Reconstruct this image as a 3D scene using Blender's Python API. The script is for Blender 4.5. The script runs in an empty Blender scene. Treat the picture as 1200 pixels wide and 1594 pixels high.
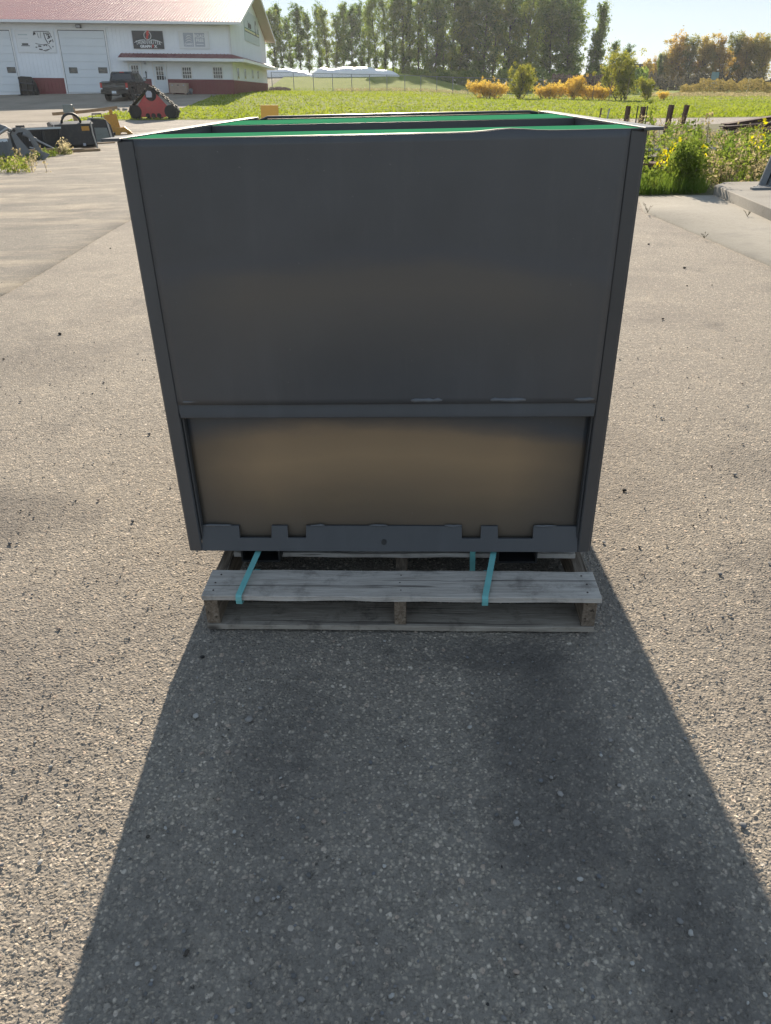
import bpy, math, random
import numpy as np
from mathutils import Vector, Matrix, noise as mnoise
random.seed(7)
rng = np.random.default_rng(11)
C = bpy.context.scene.collection
scn = bpy.context.scene

# ------------------------------------------------------------------ camera
F, CX, CY, H = 1151.0, 600.0, 797.0, 1.46
def _n(a): return a / np.linalg.norm(a)
_Y = _n(np.array([652 - CX, 144 - CY, F]))
_D = np.array([648 - CX, 2831 - CY, F]); _D = _n(_D - _D.dot(_Y) * _Y)
_Z = -_D
_X = np.cross(_Y, _Z)
R = np.array([_X, _Y, _Z])
cam = bpy.data.cameras.new('camera'); cam_o = bpy.data.objects.new('camera', cam); C.objects.link(cam_o)
m = Matrix.Identity(4)
for i in range(3):
    m[i][0] = R[i, 0]; m[i][1] = -R[i, 1]; m[i][2] = -R[i, 2]
m[2][3] = H
cam_o.matrix_world = m
cam.sensor_fit = 'VERTICAL'; cam.sensor_height = 24.0; cam.lens = F / 1594 * 24
cam.clip_start = 0.05; cam.clip_end = 5000
scn.camera = cam_o

# ------------------------------------------------------------------ sky, sun, exposure
SUN_EL, SUN_AZ = math.radians(25), -0.066          # azimuth from +Y towards +X
world = bpy.data.worlds.new('World'); scn.world = world; world.use_nodes = True
wn = world.node_tree.nodes; wl = world.node_tree.links
sky = wn.new('ShaderNodeTexSky'); sky.sky_type = 'NISHITA'; sky.sun_disc = False
sky.sun_elevation = SUN_EL; sky.sun_rotation = SUN_AZ
sky.altitude = 2000; sky.air_density = 1.0; sky.dust_density = 0.03; sky.ozone_density = 3.0
gam = wn.new('ShaderNodeGamma'); gam.inputs[1].default_value = 0.29        # one even tone curve over the whole sky
wl.new(sky.outputs[0], gam.inputs[0]); hsv = wn.new('ShaderNodeHueSaturation'); hsv.inputs['Saturation'].default_value = 1.3; wl.new(gam.outputs[0], hsv.inputs['Color'])
wl.new(hsv.outputs[0], wn['Background'].inputs[0]); wn['Background'].inputs[1].default_value = 0.15
sun = bpy.data.lights.new('sun', 'SUN'); sun.energy = 2.95; sun.angle = math.radians(0.5); sun.color = (1, 0.87, 0.70)
sun_o = bpy.data.objects.new('sun', sun); C.objects.link(sun_o)
sdir = Vector((math.sin(SUN_AZ) * math.cos(SUN_EL), math.cos(SUN_AZ) * math.cos(SUN_EL), math.sin(SUN_EL)))
sun_o.rotation_euler = sdir.to_track_quat('Z', 'Y').to_euler()
sun_o.location = (0, 40, 60)
scn.view_settings.view_transform = 'Standard'; scn.view_settings.look = 'None'
scn.view_settings.exposure = 1.68; scn.view_settings.gamma = 1
scn.view_settings.use_curve_mapping = False

HAZE = .00021
# ------------------------------------------------------------------ helpers: pixel of the photo -> point of the place
def ray(u, v): return R @ np.array([u - CX, v - CY, F])
def at(u, v, y):
    d = ray(u, v); t = y / d[1]; return Vector((d[0] * t, y, H + d[2] * t))
def flat(u, v, z=0.0):
    d = ray(u, v); t = (z - H) / d[2]; return Vector((d[0] * t, d[1] * t, z))

TY = np.array([20, 28, 36, 44, 50, 56, 64, 70, 85, 100, 130, 160, 260, 700], float)
TS = np.array([-.49, -.36, -.217, -.04, .11, .26, .41])
TZ = np.array([
 [0, 0, 0, 0, 0, 0, 0], [.07, .06, .03, 0, 0, 0, 0], [.25, .2, .1, .03, 0, 0, 0], [.5, .5, .42, .25, .12, .04, 0],
 [.73, .73, .65, .45, .25, .1, 0], [1.02, 1.0, .92, .65, .38, .15, 0], [1.65, 1.6, 1.4, 1.0, .52, .2, 0],
 [2.15, 2.05, 1.66, 1.2, .6, .25, .05],
 [2.2, 2.1, 1.9, 1.4, .7, .35, .1], [2.3, 2.2, 2.05, 1.66, .9, .45, .2], [4., 4., 4.3, 4.1, 1.2, .7, .4],
 [4., 4., 4.3, 4., 1.6, .9, .6], [3, 3, 3, 3, 2.5, 2, 2], [6, 6, 6, 6, 6, 6, 6]], float)
def TN(x, y):
    x = np.asarray(x, float); y = np.asarray(y, float)
    yy = np.clip(y, 20, 700); s = np.clip(x / yy, TS[0], TS[-1])
    i = np.clip(np.searchsorted(TY, yy, 'right') - 1, 0, len(TY) - 2)
    j = np.clip(np.searchsorted(TS, s, 'right') - 1, 0, len(TS) - 2)
    a = (yy - TY[i]) / (TY[i + 1] - TY[i]); b = (s - TS[j]) / (TS[j + 1] - TS[j])
    b = b * b * (3 - 2 * b)
    return (TZ[i, j] * (1 - a) * (1 - b) + TZ[i + 1, j] * a * (1 - b) + TZ[i, j + 1] * (1 - a) * b + TZ[i + 1, j + 1] * a * b)
def T(x, y): return float(TN(x, y))
def onground(u, v, y=None):
    """point of the terrain seen at pixel (u, v)"""
    if y is not None:
        p = at(u, v, y); return Vector((p.x, y, T(p.x, y)))
    lo, hi = 0.3, 300.0
    ys = np.linspace(1, 160, 3000)
    d = ray(u, v)
    t = ys / d[1]; z = H + d[2] * t; g = TN(d[0] * t, ys)
    k = np.argmax(z <= g); y = ys[k]
    return Vector((d[0] * y / d[1], y, float(g[k])))
def xs(u, y): return at(u, 150, y).x

# ------------------------------------------------------------------ helpers: meshes
class MB:
    def __init__(s): s.v = []; s.f = []
    def add(s, vs, fs):
        k = len(s.v); s.v += [tuple(p) for p in vs]; s.f += [tuple(i + k for i in f) for f in fs]; return s
    def box(s, x0, x1, y0, y1, z0, z1, M=None):
        vs = [Vector(p) for p in ((x0, y0, z0), (x1, y0, z0), (x1, y1, z0), (x0, y1, z0), (x0, y0, z1), (x1, y0, z1), (x1, y1, z1), (x0, y1, z1))]
        if M: vs = [M @ p for p in vs]
        return s.add(vs, [(0, 3, 2, 1), (4, 5, 6, 7), (0, 1, 5, 4), (1, 2, 6, 5), (2, 3, 7, 6), (3, 0, 4, 7)])
    def bar(s, p0, p1, w, h, up=(0, 0, 1)):
        p0 = Vector(p0); p1 = Vector(p1); d = p1 - p0; L = d.length; d.normalize()
        up = Vector(up)
        if abs(d.dot(up)) > .98: up = Vector((0, 1, 0))
        a = d.cross(up).normalized(); b = a.cross(d)
        M = Matrix((a, d, b)).transposed().to_4x4(); M.translation = p0
        return s.box(-w / 2, w / 2, 0, L, -h / 2, h / 2, M)
    def prism(s, poly, a0, a1, axis='x'):
        n = len(poly)
        def P(q, a):
            return (a, q[0], q[1]) if axis == 'x' else ((q[0], a, q[1]) if axis == 'y' else (q[0], q[1], a))
        vs = [P(q, a0) for q in poly] + [P(q, a1) for q in poly]
        fs = [tuple(range(n)), tuple(range(2 * n - 1, n - 1, -1))] + [(i, i + n, (i + 1) % n + n, (i + 1) % n) for i in range(n)]
        return s.add(vs, fs)
    def tube(s, pts, r, n=8, cap=True):
        pts = [Vector(p) for p in pts]; rs = r if isinstance(r, (list, tuple)) else [r] * len(pts)
        vs = []; fs = []
        for i, p in enumerate(pts):
            d = (pts[min(i + 1, len(pts) - 1)] - pts[max(i - 1, 0)]).normalized()
            up = Vector((0, 0, 1)) if abs(d.z) < .9 else Vector((0, 1, 0))
            a = d.cross(up).normalized(); b = a.cross(d)
            for k in range(n):
                t = 2 * math.pi * k / n; vs.append(p + (a * math.cos(t) + b * math.sin(t)) * rs[i])
        for i in range(len(pts) - 1):
            for k in range(n):
                fs.append((i * n + k, i * n + (k + 1) % n, (i + 1) * n + (k + 1) % n, (i + 1) * n + k))
        if cap:
            fs.append(tuple(range(n))[::-1]); fs.append(tuple(range((len(pts) - 1) * n, len(pts) * n)))
        return s.add(vs, fs)
    def lathe(s, prof, c, axis='x', n=24):
        """prof: (along axis, radius)"""
        c = Vector(c); vs = []; fs = []
        for (a, r) in prof:
            for k in range(n):
                t = 2 * math.pi * k / n; q, w = r * math.cos(t), r * math.sin(t)
                vs.append(c + Vector((a, q, w) if axis == 'x' else ((q, a, w) if axis == 'y' else (q, w, a))))
        for i in range(len(prof) - 1):
            for k in range(n):
                fs.append((i * n + k, i * n + (k + 1) % n, (i + 1) * n + (k + 1) % n, (i + 1) * n + k))
        fs.append(tuple(range(n))[::-1]); fs.append(tuple(range((len(prof) - 1) * n, len(prof) * n)))
        return s.add(vs, fs)
    def blob(s, c, r, n=6, m=4, jit=.25):
        c = Vector(c); r = Vector(r if isinstance(r, (tuple, list, Vector)) else (r, r, r)); vs = []; fs = []
        for i in range(m + 1):
            ph = math.pi * i / m
            for k in range(n):
                t = 2 * math.pi * k / n; q = 1 + random.uniform(-jit, jit)
                vs.append(c + Vector((r.x * math.sin(ph) * math.cos(t) * q, r.y * math.sin(ph) * math.sin(t) * q, r.z * math.cos(ph) * (1 if i in (0, m) else q))))
        for i in range(m):
            for k in range(n):
                fs.append((i * n + k, (i + 1) * n + k, (i + 1) * n + (k + 1) % n, i * n + (k + 1) % n))
        return s.add(vs, fs)
    def mesh(s, name, smooth=False):
        me = bpy.data.meshes.new(name); me.from_pydata(s.v, [], s.f); me.update()
        import bmesh
        bm = bmesh.new(); bm.from_mesh(me); bmesh.ops.recalc_face_normals(bm, faces=bm.faces); bm.to_mesh(me); bm.free()
        if smooth: me.polygons.foreach_set('use_smooth', [True] * len(me.polygons))
        return me

def npmesh(name, V, Q, mat, mats=None):
    """fast mesh from arrays: V (n,3), Q (m,3|4)"""
    V = np.asarray(V, np.float32); Q = np.asarray(Q, np.int32); k = Q.shape[1]
    me = bpy.data.meshes.new(name)
    me.vertices.add(len(V)); me.vertices.foreach_set('co', V.ravel())
    me.loops.add(Q.size); me.loops.foreach_set('vertex_index', Q.ravel())
    me.polygons.add(len(Q)); me.polygons.foreach_set('loop_start', np.arange(0, Q.size, k, dtype=np.int32))
    me.polygons.foreach_set('loop_total', np.full(len(Q), k, np.int32))
    for mm in (mat if isinstance(mat, list) else [mat]): me.materials.append(mm)
    if mats is not None: me.polygons.foreach_set('material_index', np.asarray(mats, np.int32))
    me.update(calc_edges=True); return me

def link(name, me, parent=None, loc=None, rot=None):
    o = bpy.data.objects.new(name, me); C.objects.link(o)
    if parent: o.parent = parent
    if loc is not None: o.location = loc
    if rot is not None: o.rotation_euler = rot
    return o
def obj(name, mb, mat, parent=None, loc=None, rot=None, bevel=0, smooth=False, seg=2):
    me = mb.mesh(name, smooth); me.materials.append(mat)
    o = link(name, me, parent, loc, rot)
    if bevel:
        b = o.modifiers.new('bevel', 'BEVEL'); b.width = bevel; b.segments = seg; b.limit_method = 'ANGLE'; b.angle_limit = math.radians(35)
        if smooth or seg > 1:
            me.polygons.foreach_set('use_smooth', [True] * len(me.polygons)); b.harden_normals = True
    return o
def tag(o, label=None, cat=None, group=None, kind=None):
    if label: o['label'] = label
    if cat: o['category'] = cat
    if group: o['group'] = group
    if kind: o['kind'] = kind
    return o
def thing(name, label, cat, loc=(0, 0, 0), rot=(0, 0, 0), group=None):
    o = bpy.data.objects.new(name, None); C.objects.link(o); o.location = loc; o.rotation_euler = rot
    o.empty_display_size = .2
    return tag(o, label, cat, group)
def copy_tree(o, parent=None):
    c = o.copy(); C.objects.link(c); c.parent = parent
    for ch in o.children: copy_tree(ch, c)
    return c

# ------------------------------------------------------------------ helpers: materials
class NT:
    def __init__(s, name):
        s.m = bpy.data.materials.new(name); s.m.use_nodes = True; s.t = s.m.node_tree; s.n = s.t.nodes; s.b = s.n['Principled BSDF']; s.out = s.n['Material Output']
        s.tc = s.n.new('ShaderNodeTexCoord')
    def set(s, sock, val):
        if hasattr(val, 'node'): s.t.links.new(val, sock)
        else:
            if isinstance(val, (tuple, list)) and len(val) == 3 and sock.type == 'RGBA': val = (*val, 1)
            sock.default_value = val
    def nd(s, typ, _o=0, _p=None, **k):
        n = s.n.new(typ)
        for a, v in (_p or {}).items(): setattr(n, a, v)
        for a, v in k.items():
            key = int(a[1:]) if a[0] == '_' and a[1:].isdigit() else a.replace('_', ' ')
            s.set(n.inputs[key], v)
        return n.outputs[_o]
    def noise(s, scale, vec=None, detail=4, rough=.55, dist=0, o=0):
        return s.nd('ShaderNodeTexNoise', o, Vector=vec or s.tc.outputs['Object'], Scale=scale, Detail=detail, Roughness=rough, Distortion=dist)
    def voro(s, scale, o=0, vec=None, rnd=1):
        return s.nd('ShaderNodeTexVoronoi', o, Vector=vec or s.tc.outputs['Object'], Scale=scale, Randomness=rnd)
    def math(s, op, a, b=0.0, clamp=False):
        return s.nd('ShaderNodeMath', 0, {'operation': op, 'use_clamp': clamp}, _0=a, _1=b)
    def ramp(s, fac, stops):
        n = s.n.new('ShaderNodeValToRGB'); s.t.links.new(fac, n.inputs[0]); e = n.color_ramp.elements
        while len(e) < len(stops): e.new(.5)
        for q, (p, c) in zip(e, stops):
            q.position = p; q.color = (*c, 1) if isinstance(c, (tuple, list)) else (c, c, c, 1)
        return n.outputs[0]
    def mix(s, fac, a, b, mode='MIX'):
        n = s.n.new('ShaderNodeMix'); n.data_type = 'RGBA'; n.blend_type = mode
        s.set(n.inputs[0], fac); s.set(n.inputs[6], a); s.set(n.inputs[7], b); return n.outputs[2]
    def scalevec(s, x, y, z, src='Object'):
        return s.nd('ShaderNodeMapping', 0, Vector=s.tc.outputs[src], Scale=(x, y, z))
    def bump(s, h, strength=.3, dist=.01):
        s.set(s.b.inputs['Normal'], s.nd('ShaderNodeBump', 0, Strength=strength, Distance=dist, Height=h))
    def P(s, **k):
        for a, v in k.items(): s.set(s.b.inputs[a.replace('_', ' ')], v)
        return s

def paint(name, col, rough=.45, var=.15, nscale=3.0, bump=.0, metal=0.0, spec=.5, bscale=60, coat=0, dirt=None):
    t = NT(name)
    a = t.noise(nscale, detail=6, rough=.65)
    c = t.mix(t.ramp(a, [(.3, 0), (.7, 1)]), tuple(x * (1 - var) for x in col), tuple(min(1, x * (1 + var)) for x in col))
    if dirt: c = t.mix(t.ramp(t.noise(nscale * 2.3, detail=8, rough=.75), [(.5, 0), (.72, .75)]), c, dirt)
    t.P(Base_Color=c, Roughness=t.ramp(t.noise(nscale * 4, detail=3), [(.25, rough * .85), (.75, min(1, rough * 1.15))]), Metallic=metal, Specular_IOR_Level=spec)
    if coat: t.P(Coat_Weight=coat, Coat_Roughness=.1)
    if bump: t.bump(t.noise(bscale, detail=5), bump, .004)
    return t.m
def rust(name, col=(.11, .06, .045)):
    t = NT(name); a = t.noise(6, detail=8, rough=.7)
    t.P(Base_Color=t.ramp(a, [(.3, tuple(x * .5 for x in col)), (.55, col), (.75, (.2, .11, .07))]), Roughness=.85); t.bump(t.noise(80), .3, .004); return t.m
def leafmat(name, c1, c2, c3, trans=.5, scale=1.3):
    t = NT(name)
    a = t.noise(scale, detail=3); q = t.noise(9, detail=2)
    inst = t.nd('ShaderNodeObjectInfo', 5)
    fac = t.math('ADD', t.math('MULTIPLY', a, .7), t.math('ADD', t.math('MULTIPLY', q, .35), t.math('MULTIPLY', inst, .16)))
    col = t.ramp(fac, [(.35, c1), (.56, c2), (.78, c3)])
    dif = t.nd('ShaderNodeBsdfDiffuse', 0, Color=col)
    tcol = t.nd('ShaderNodeHueSaturation', 0, Saturation=1.1, Value=1.9, Color=col)
    tr = t.nd('ShaderNodeBsdfTranslucent', 0, Color=tcol)
    mx = t.nd('ShaderNodeMixShader', 0, Fac=trans, _1=dif, _2=tr)
    t.t.links.new(mx, t.out.inputs['Surface']); return t.m

# ---- ground materials
def asphalt(name, disp, dark=1.0, tint=(1.07, 1, .90), sand=0.0):
    t = NT(name); tc = t.tc.outputs['Object']
    wv = t.nd('ShaderNodeVectorMath', 0, {'operation': 'ADD'}, _0=tc, _1=t.nd('ShaderNodeVectorMath', 0, {'operation': 'SCALE'}, _0=t.noise(70, detail=3, o=1), Scale=.013))
    d1 = t.voro(122, 0, wv); c1 = t.voro(122, 1, wv)
    d2 = t.voro(60, 0, wv); c2 = t.voro(60, 1, wv)
    s1 = t.nd('ShaderNodeSeparateColor', 0, Color=c1); s1g = t.nd('ShaderNodeSeparateColor', 1, Color=c1)
    s2 = t.nd('ShaderNodeSeparateColor', 0, Color=c2); s2g = t.nd('ShaderNodeSeparateColor', 1, Color=c2)
    big = t.math('MULTIPLY', t.math('GREATER_THAN', s2, .82), t.ramp(d2, [(.30, 1), (.42, 0)]))
    sm = t.ramp(d1, [(.06, 1), (.30, .78), (.66, 0)])
    col = t.ramp(s1g, [(0, tuple(.06 * k for k in tint)), (.35, (.11, .104, .097)), (.7, (.175, .16, .14)), (.9, (.23, .21, .18)), (1, (.33, .30, .265))])
    matrix = t.mix(t.noise(300, detail=2), (.055, .053, .051), (.135, .127, .116))
    col = t.mix(t.math('MULTIPLY', sm, .9), matrix, col)
    bigc = t.ramp(s2g, [(0, (.085, .08, .078)), (.4, (.17, .158, .145)), (.75, (.21, .175, .15)), (1, (.28, .265, .245))])
    col = t.mix(big, col, bigc)
    n1 = t.noise(.9, detail=6, rough=.6); n2 = t.noise(3.1, detail=7, rough=.7)
    col = t.mix(t.ramp(n1, [(.25, .85), (.53, 0)]), col, (.068, .064, .062))
    col = t.mix(t.ramp(t.noise(2.0, t.scalevec(1, .8, 1), detail=8, rough=.72), [(.30, .7), (.44, 0)]), col, (.055, .053, .052))
    col = t.mix(t.ramp(n2, [(.55, 0), (.8, .35)]), col, (.24, .215, .18))
    if disp:                                     # old oil and damp stains where machines have stood
        px = t.nd('ShaderNodeSeparateXYZ', 0, Vector=tc); py = t.nd('ShaderNodeSeparateXYZ', 1, Vector=tc)
        wb = t.math('MULTIPLY', t.math('SUBTRACT', t.noise(4.5, detail=8, rough=.72), .5), 1.9)
        for (cx_, cy_, rx_, ry_, st_) in ((.32, 1.30, .22, .55, .62), (.20, 1.72, .34, .10, .5), (.52, .95, .16, .3, .5), (-.35, 1.35, .16, .3, .35), (-1.75, 2.55, .55, .30, .5), (1.5, 3.0, .4, .3, .3), (-2.4, 4.6, .6, .5, .3)):
            dx_ = t.math('DIVIDE', t.math('SUBTRACT', px, cx_), rx_); dy_ = t.math('DIVIDE', t.math('SUBTRACT', py, cy_), ry_)
            rr_ = t.math('ADD', t.math('SQRT', t.math('ADD', t.math('MULTIPLY', dx_, dx_), t.math('MULTIPLY', dy_, dy_))), wb)
            col = t.mix(t.ramp(rr_, [(.45, st_), (1.0, 0)]), col, (.042, .040, .040))
    if sand:
        sv = t.scalevec(.55, 1.6, 1); sn = t.noise(.9, sv, detail=7, rough=.7)
        col = t.mix(t.ramp(sn, [(.48, 0), (.66, sand)]), col, (.34, .295, .23))
    col = t.mix(1.0, col, tuple(2.25 * dark * k for k in tint), 'MULTIPLY')
    t.P(Base_Color=col, Roughness=.88, Specular_IOR_Level=.35)
    h = t.math('ADD', t.math('MULTIPLY', t.math('MULTIPLY', sm, t.math('ADD', t.math('MULTIPLY', s1, .75), .25)), 0.0055),
               t.math('ADD', t.math('MULTIPLY', big, .0036), t.math('MULTIPLY', t.noise(30, detail=4), .0075)))
    if disp:
        t.t.links.new(t.nd('ShaderNodeDisplacement', 0, Height=h, Midlevel=0.0, Scale=1.0), t.out.inputs['Displacement'])
        t.m.displacement_method = 'BOTH'
    else:
        t.bump(h, 1.0, 1.0)
    return t.m
def groundmat(name, stops, scale=.8, fine=25, bump=.5, dist=.03, extra=None):
    t = NT(name); a = t.math('ADD', t.math('MULTIPLY', t.noise(scale, detail=8, rough=.65), .65), t.math('MULTIPLY', t.noise(fine, detail=4), .35))
    c = t.ramp(a, stops)
    if extra: c = t.mix(t.ramp(t.noise(extra[0], detail=6, rough=.7), [(extra[1], 0), (extra[1] + .14, extra[3])]), c, extra[2])
    t.P(Base_Color=c, Roughness=.95, Specular_IOR_Level=.2); t.bump(t.noise(fine * 2, detail=5), bump, dist); return t.m

# ================================================================== THE GROUND
M_asph_near = asphalt('asphalt_relief', True)
M_asph = asphalt('asphalt_far', False)
M_lane = asphalt('old_asphalt', False, .86, (1.05, 1.0, .92), .45)
M_road = asphalt('road_asphalt', False, 1.0, (1.05, 1.0, .94), .25)
M_grav = groundmat('gravel_surface', [(.3, (.17, .145, .115)), (.5, (.27, .235, .19)), (.7, (.36, .31, .25))], .35, 14, .5, .02)
M_dirt = groundmat('dirt', [(.3, (.06, .055, .03)), (.5, (.10, .10, .045)), (.7, (.15, .13, .075))], .5, 9)
M_conc = groundmat('concrete', [(.3, (.25, .23, .195)), (.5, (.33, .305, .26)), (.7, (.39, .36, .31))], .5, 30, .12, .004, extra=(.45, .56, (.17, .165, .16), .7))
M_conc2 = groundmat('concrete_kerb', [(.3, (.2, .19, .165)), (.5, (.29, .27, .24)), (.7, (.35, .33, .29))], 1.3, 40, .3, .006)
t = NT('lawn')
g = t.math('ADD', t.math('MULTIPLY', t.noise(.16, detail=8, rough=.72), .75), t.math('MULTIPLY', t.noise(3.5, t.scalevec(1, .45, 1), detail=6, rough=.75), .32))
gc = t.ramp(g, [(.34, (.09, .125, .016)), (.5, (.17, .21, .03)), (.64, (.21, .24, .045)), (.8, (.25, .25, .08))])
# a dry, mown strip of straw-coloured grass in front of the chain link fence
pos = t.nd('ShaderNodeSeparateXYZ', 1, Vector=t.tc.outputs['Object'])
strip_ = t.ramp(t.math('DIVIDE', t.math('ADD', pos, t.math('MULTIPLY', t.noise(.25, detail=5), 10)), 200.0), [(.455, 0), (.475, .75), (.500, .75), (.515, 0)])
gc = t.mix(strip_, gc, (.235, .20, .10))
t.P(Base_Color=gc, Roughness=1, Specular_IOR_Level=.1); t.bump(t.noise(8, t.scalevec(1, .5, 1), detail=5), .9, .12); M_lawn = t.m

def sheet(name, ys, xl, xr, nx, dz, mat, kind='structure', skirt=0, fx=None):
    ys = np.asarray(ys, float); V = []
    s = np.linspace(0, 1, nx) if fx is None else fx
    for k, y in enumerate(ys):
        a, b = (xl(y) if callable(xl) else xl), (xr(y) if callable(xr) else xr)
        x = a + (b - a) * s
        z = TN(x, np.full_like(x, y)) + dz
        V.append(np.stack([x, np.full_like(x, y), z], 1))
    G = np.stack(V)
    if skirt:
        G = np.concatenate([G[:, :1], G, G[:, -1:]], 1); G[:, 0, 2] -= skirt; G[:, -1, 2] -= skirt
        G = np.concatenate([G[:1], G, G[-1:]], 0); G[0, 1:-1, 2] -= skirt; G[-1, 1:-1, 2] -= skirt
    n, nx = G.shape[:2]; V = G.reshape(-1, 3); I = np.arange(n * nx).reshape(n, nx)
    Q = np.stack([I[:-1, :-1], I[:-1, 1:], I[1:, 1:], I[1:, :-1]], -1).reshape(-1, 4)
    o = link(name, npmesh(name, V, Q, mat)); tag(o, kind=kind); return o
def rows(a, b, d): return np.linspace(a, b, max(2, int((b - a) / d) + 1))

gy = np.concatenate([rows(-60, 16, 4), rows(18, 164, 1.0), rows(170, 320, 10)])
gx = np.concatenate([-np.geomspace(320, 70, 10), rows(-65, 65, 1.0), np.geomspace(70, 320, 10)]); gs = (gx + 320) / 640
sheet('ground', gy, -320, 320, len(gs), -.10, M_dirt, fx=gs)
seam = lambda y: -3.63 - max(0, (y - 6.4)) * .082 + .02 * math.sin(y * 1.1)
sheet('asphalt_yard', np.concatenate([rows(-25, 4, 1), rows(4, 37, .25)]), lambda y: seam(y) - .15, lambda y: 3.12 if y > 12.2 else 3.03 + max(0, 10.8 - y) * .058 + .25, 60, -.003, M_asph)
ca = bpy.data.objects['asphalt_yard'].data; wid = lambda y: 1.02 * math.sqrt(y * y + H * H) + .1
for v_ in ca.vertices:                            # the coarse sheet dips under the relief patch
    if .6 < v_.co.y < 11.0 and abs(v_.co.x) < wid(v_.co.y) - .35: v_.co.z -= .05
sheet('old_lane', np.concatenate([rows(-25, 4, 1), rows(4, 44.5, .25)]), lambda y: -45, seam, 90, .004, M_lane, skirt=.05)
sheet('road', rows(36.5, 43.6, .3), -90, 140, 460, .012, M_road)
sheet('road_seam', rows(44.2, 44.5, .1), -90, -14, 200, .022, M_asph)
xg = lambda y: -19.0 + (y - 44) * .02 if y < 51.5 else -15.3 - (y - 52) * .06
sheet('gravel_apron', rows(43.4, 71, .5), lambda y: -90, lambda y: xg(y) + .2, 130, .012, M_grav)
gxs = np.concatenate([[0], np.cumsum(np.concatenate([np.full(120, .6), np.geomspace(.6, 8, 40)]))]); gxs /= gxs[-1]
sheet('lawn', np.concatenate([rows(43.6, 110, .6), rows(112, 175, 1.5), rows(180, 300, 12)]), xg, lambda y: 220, len(gxs), .02, M_lawn, fx=gxs)
# relief patch of the yard near the camera: real stones and hollows, finer where one stands closer
yy = [.15]
while yy[-1] < 11.5: yy.append(yy[-1] + max(.0032, .00142 * (H * H + yy[-1] ** 2)))
yy = np.array(yy)
fxa = np.concatenate([np.linspace(0, .15, 70)[:-1], np.linspace(.15, .85, 660), np.linspace(.85, 1, 70)[1:]])
o = sheet('asphalt', yy, lambda y: max(-wid(y), seam(y) - .03), lambda y: min(wid(y), 3.06 + max(0, 10.8 - y) * .058), len(fxa), -.009, M_asph_near, skirt=.03, fx=fxa)
sheet('concrete_slab', rows(-6, 12.3, .3), lambda y: 3.03 + max(0, 10.8 - y) * .058 if y < 10.9 else 3.03 + (y - 10.8) * .2, 30, 30, .02, M_conc, skirt=.08)
mb = MB()
kp = [(4.47, 12.34), (4.257, 9.68), (4.2, 7.0), (30, 7.0), (30, 12.9), (4.75, 12.75)]
mb.prism(kp, -.05, .15, 'z')
tag(obj('concrete_kerb', mb, M_conc2, bevel=.012), kind='structure')
sheet('weed_bed', rows(12.32, 36.4, .4), lambda y: 2.9, lambda y: 60, 80, .02, M_dirt)

# ================================================================== THE STEEL BIN ON ITS PALLET
def binpaint(name, c, rough=.42, flare=None):
    t = NT(name)
    a = t.noise(2.2, detail=6, rough=.6); b = t.noise(14, detail=5, rough=.7)
    col = t.mix(t.ramp(a, [(.3, 0), (.7, 1)]), tuple(x * .86 for x in c), tuple(x * 1.16 for x in c))
    wipe = t.noise(3.2, t.scalevec(2.6, 1, .35), detail=7, rough=.7)
    col = t.mix(t.ramp(wipe, [(.52, 0), (.75, .22)]), col, tuple(x * 1.7 + .008 for x in c))
    if flare:                                     # golden lens flare with a wavy bluish upper fringe, painted into the colour
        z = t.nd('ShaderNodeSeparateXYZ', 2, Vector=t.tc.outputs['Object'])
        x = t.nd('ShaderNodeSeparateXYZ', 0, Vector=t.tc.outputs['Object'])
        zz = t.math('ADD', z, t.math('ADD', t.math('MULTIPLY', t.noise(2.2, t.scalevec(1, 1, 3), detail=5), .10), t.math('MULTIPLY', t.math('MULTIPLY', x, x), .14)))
        zn = t.math('DIVIDE', t.math('SUBTRACT', zz, flare[0]), flare[1] - flare[0], clamp=True)
        side = t.ramp(t.math('ADD', t.math('ABSOLUTE', x), t.math('MULTIPLY', t.noise(3.5, detail=5), .12)), [(.42, 1), (.66, .25)])  # the painted glow fades out towards both side edges
        col = t.mix(t.math('MULTIPLY', side, t.ramp(zn, [(0, 0), (.35, .4), (.66, 1), (.80, .8), (.91, .08), (1, 0)])), col, flare[2])
        col = t.mix(t.ramp(zn, [(.78, 0), (.90, .5), (1, 0)]), col, flare[3])
    sc = t.voro(3.3, 0, t.scalevec(1, 1, 9))
    col = t.mix(t.ramp(t.noise(95, detail=2), [(.74, 0), (.8, .4)]), col, (.22, .22, .21))
    col = t.mix(t.ramp(t.math('MULTIPLY', t.ramp(t.noise(2, t.scalevec(40, 1, 1.5), detail=3), [(.72, 0), (.76, 1)]), t.ramp(t.noise(2.7), [(.55, 0), (.62, 1)])), [(.4, 0), (1, .35)]), col, (.16, .16, .16))
    t.P(Base_Color=col, Roughness=t.ramp(b, [(.25, rough * .88), (.75, rough * 1.18)]), Specular_IOR_Level=.5)
    h = t.math('ADD', t.math('MULTIPLY', t.noise(1.6, detail=2), .010), t.math('MULTIPLY', t.noise(260, detail=2), .00018))
    t.bump(h, .6, 1.0); return t.m
M_bin = binpaint('slate_paint', (.074, .076, .080), .40)
M_bin_up = binpaint('slate_paint_upper', (.072, .074, .079), .38, (.62, 1.0, (.112, .100, .088), (.076, .080, .092)))  # a fainter warm flare band is painted into this colour too
M_bin_low = binpaint('slate_paint_flare', (.058, .056, .052), .40, (.00, .56, (.31, .215, .125), (.056, .076, .105)))
M_bin_dark = binpaint('slate_paint_dark', (.060, .061, .064), .4)
M_rail = binpaint('slate_paint_rail', (.054, .058, .065), .36)
M_bead = binpaint('weld_paint', (.115, .122, .132), .33)
M_black = paint('black_steel', (.012, .012, .013), .5)
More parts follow.
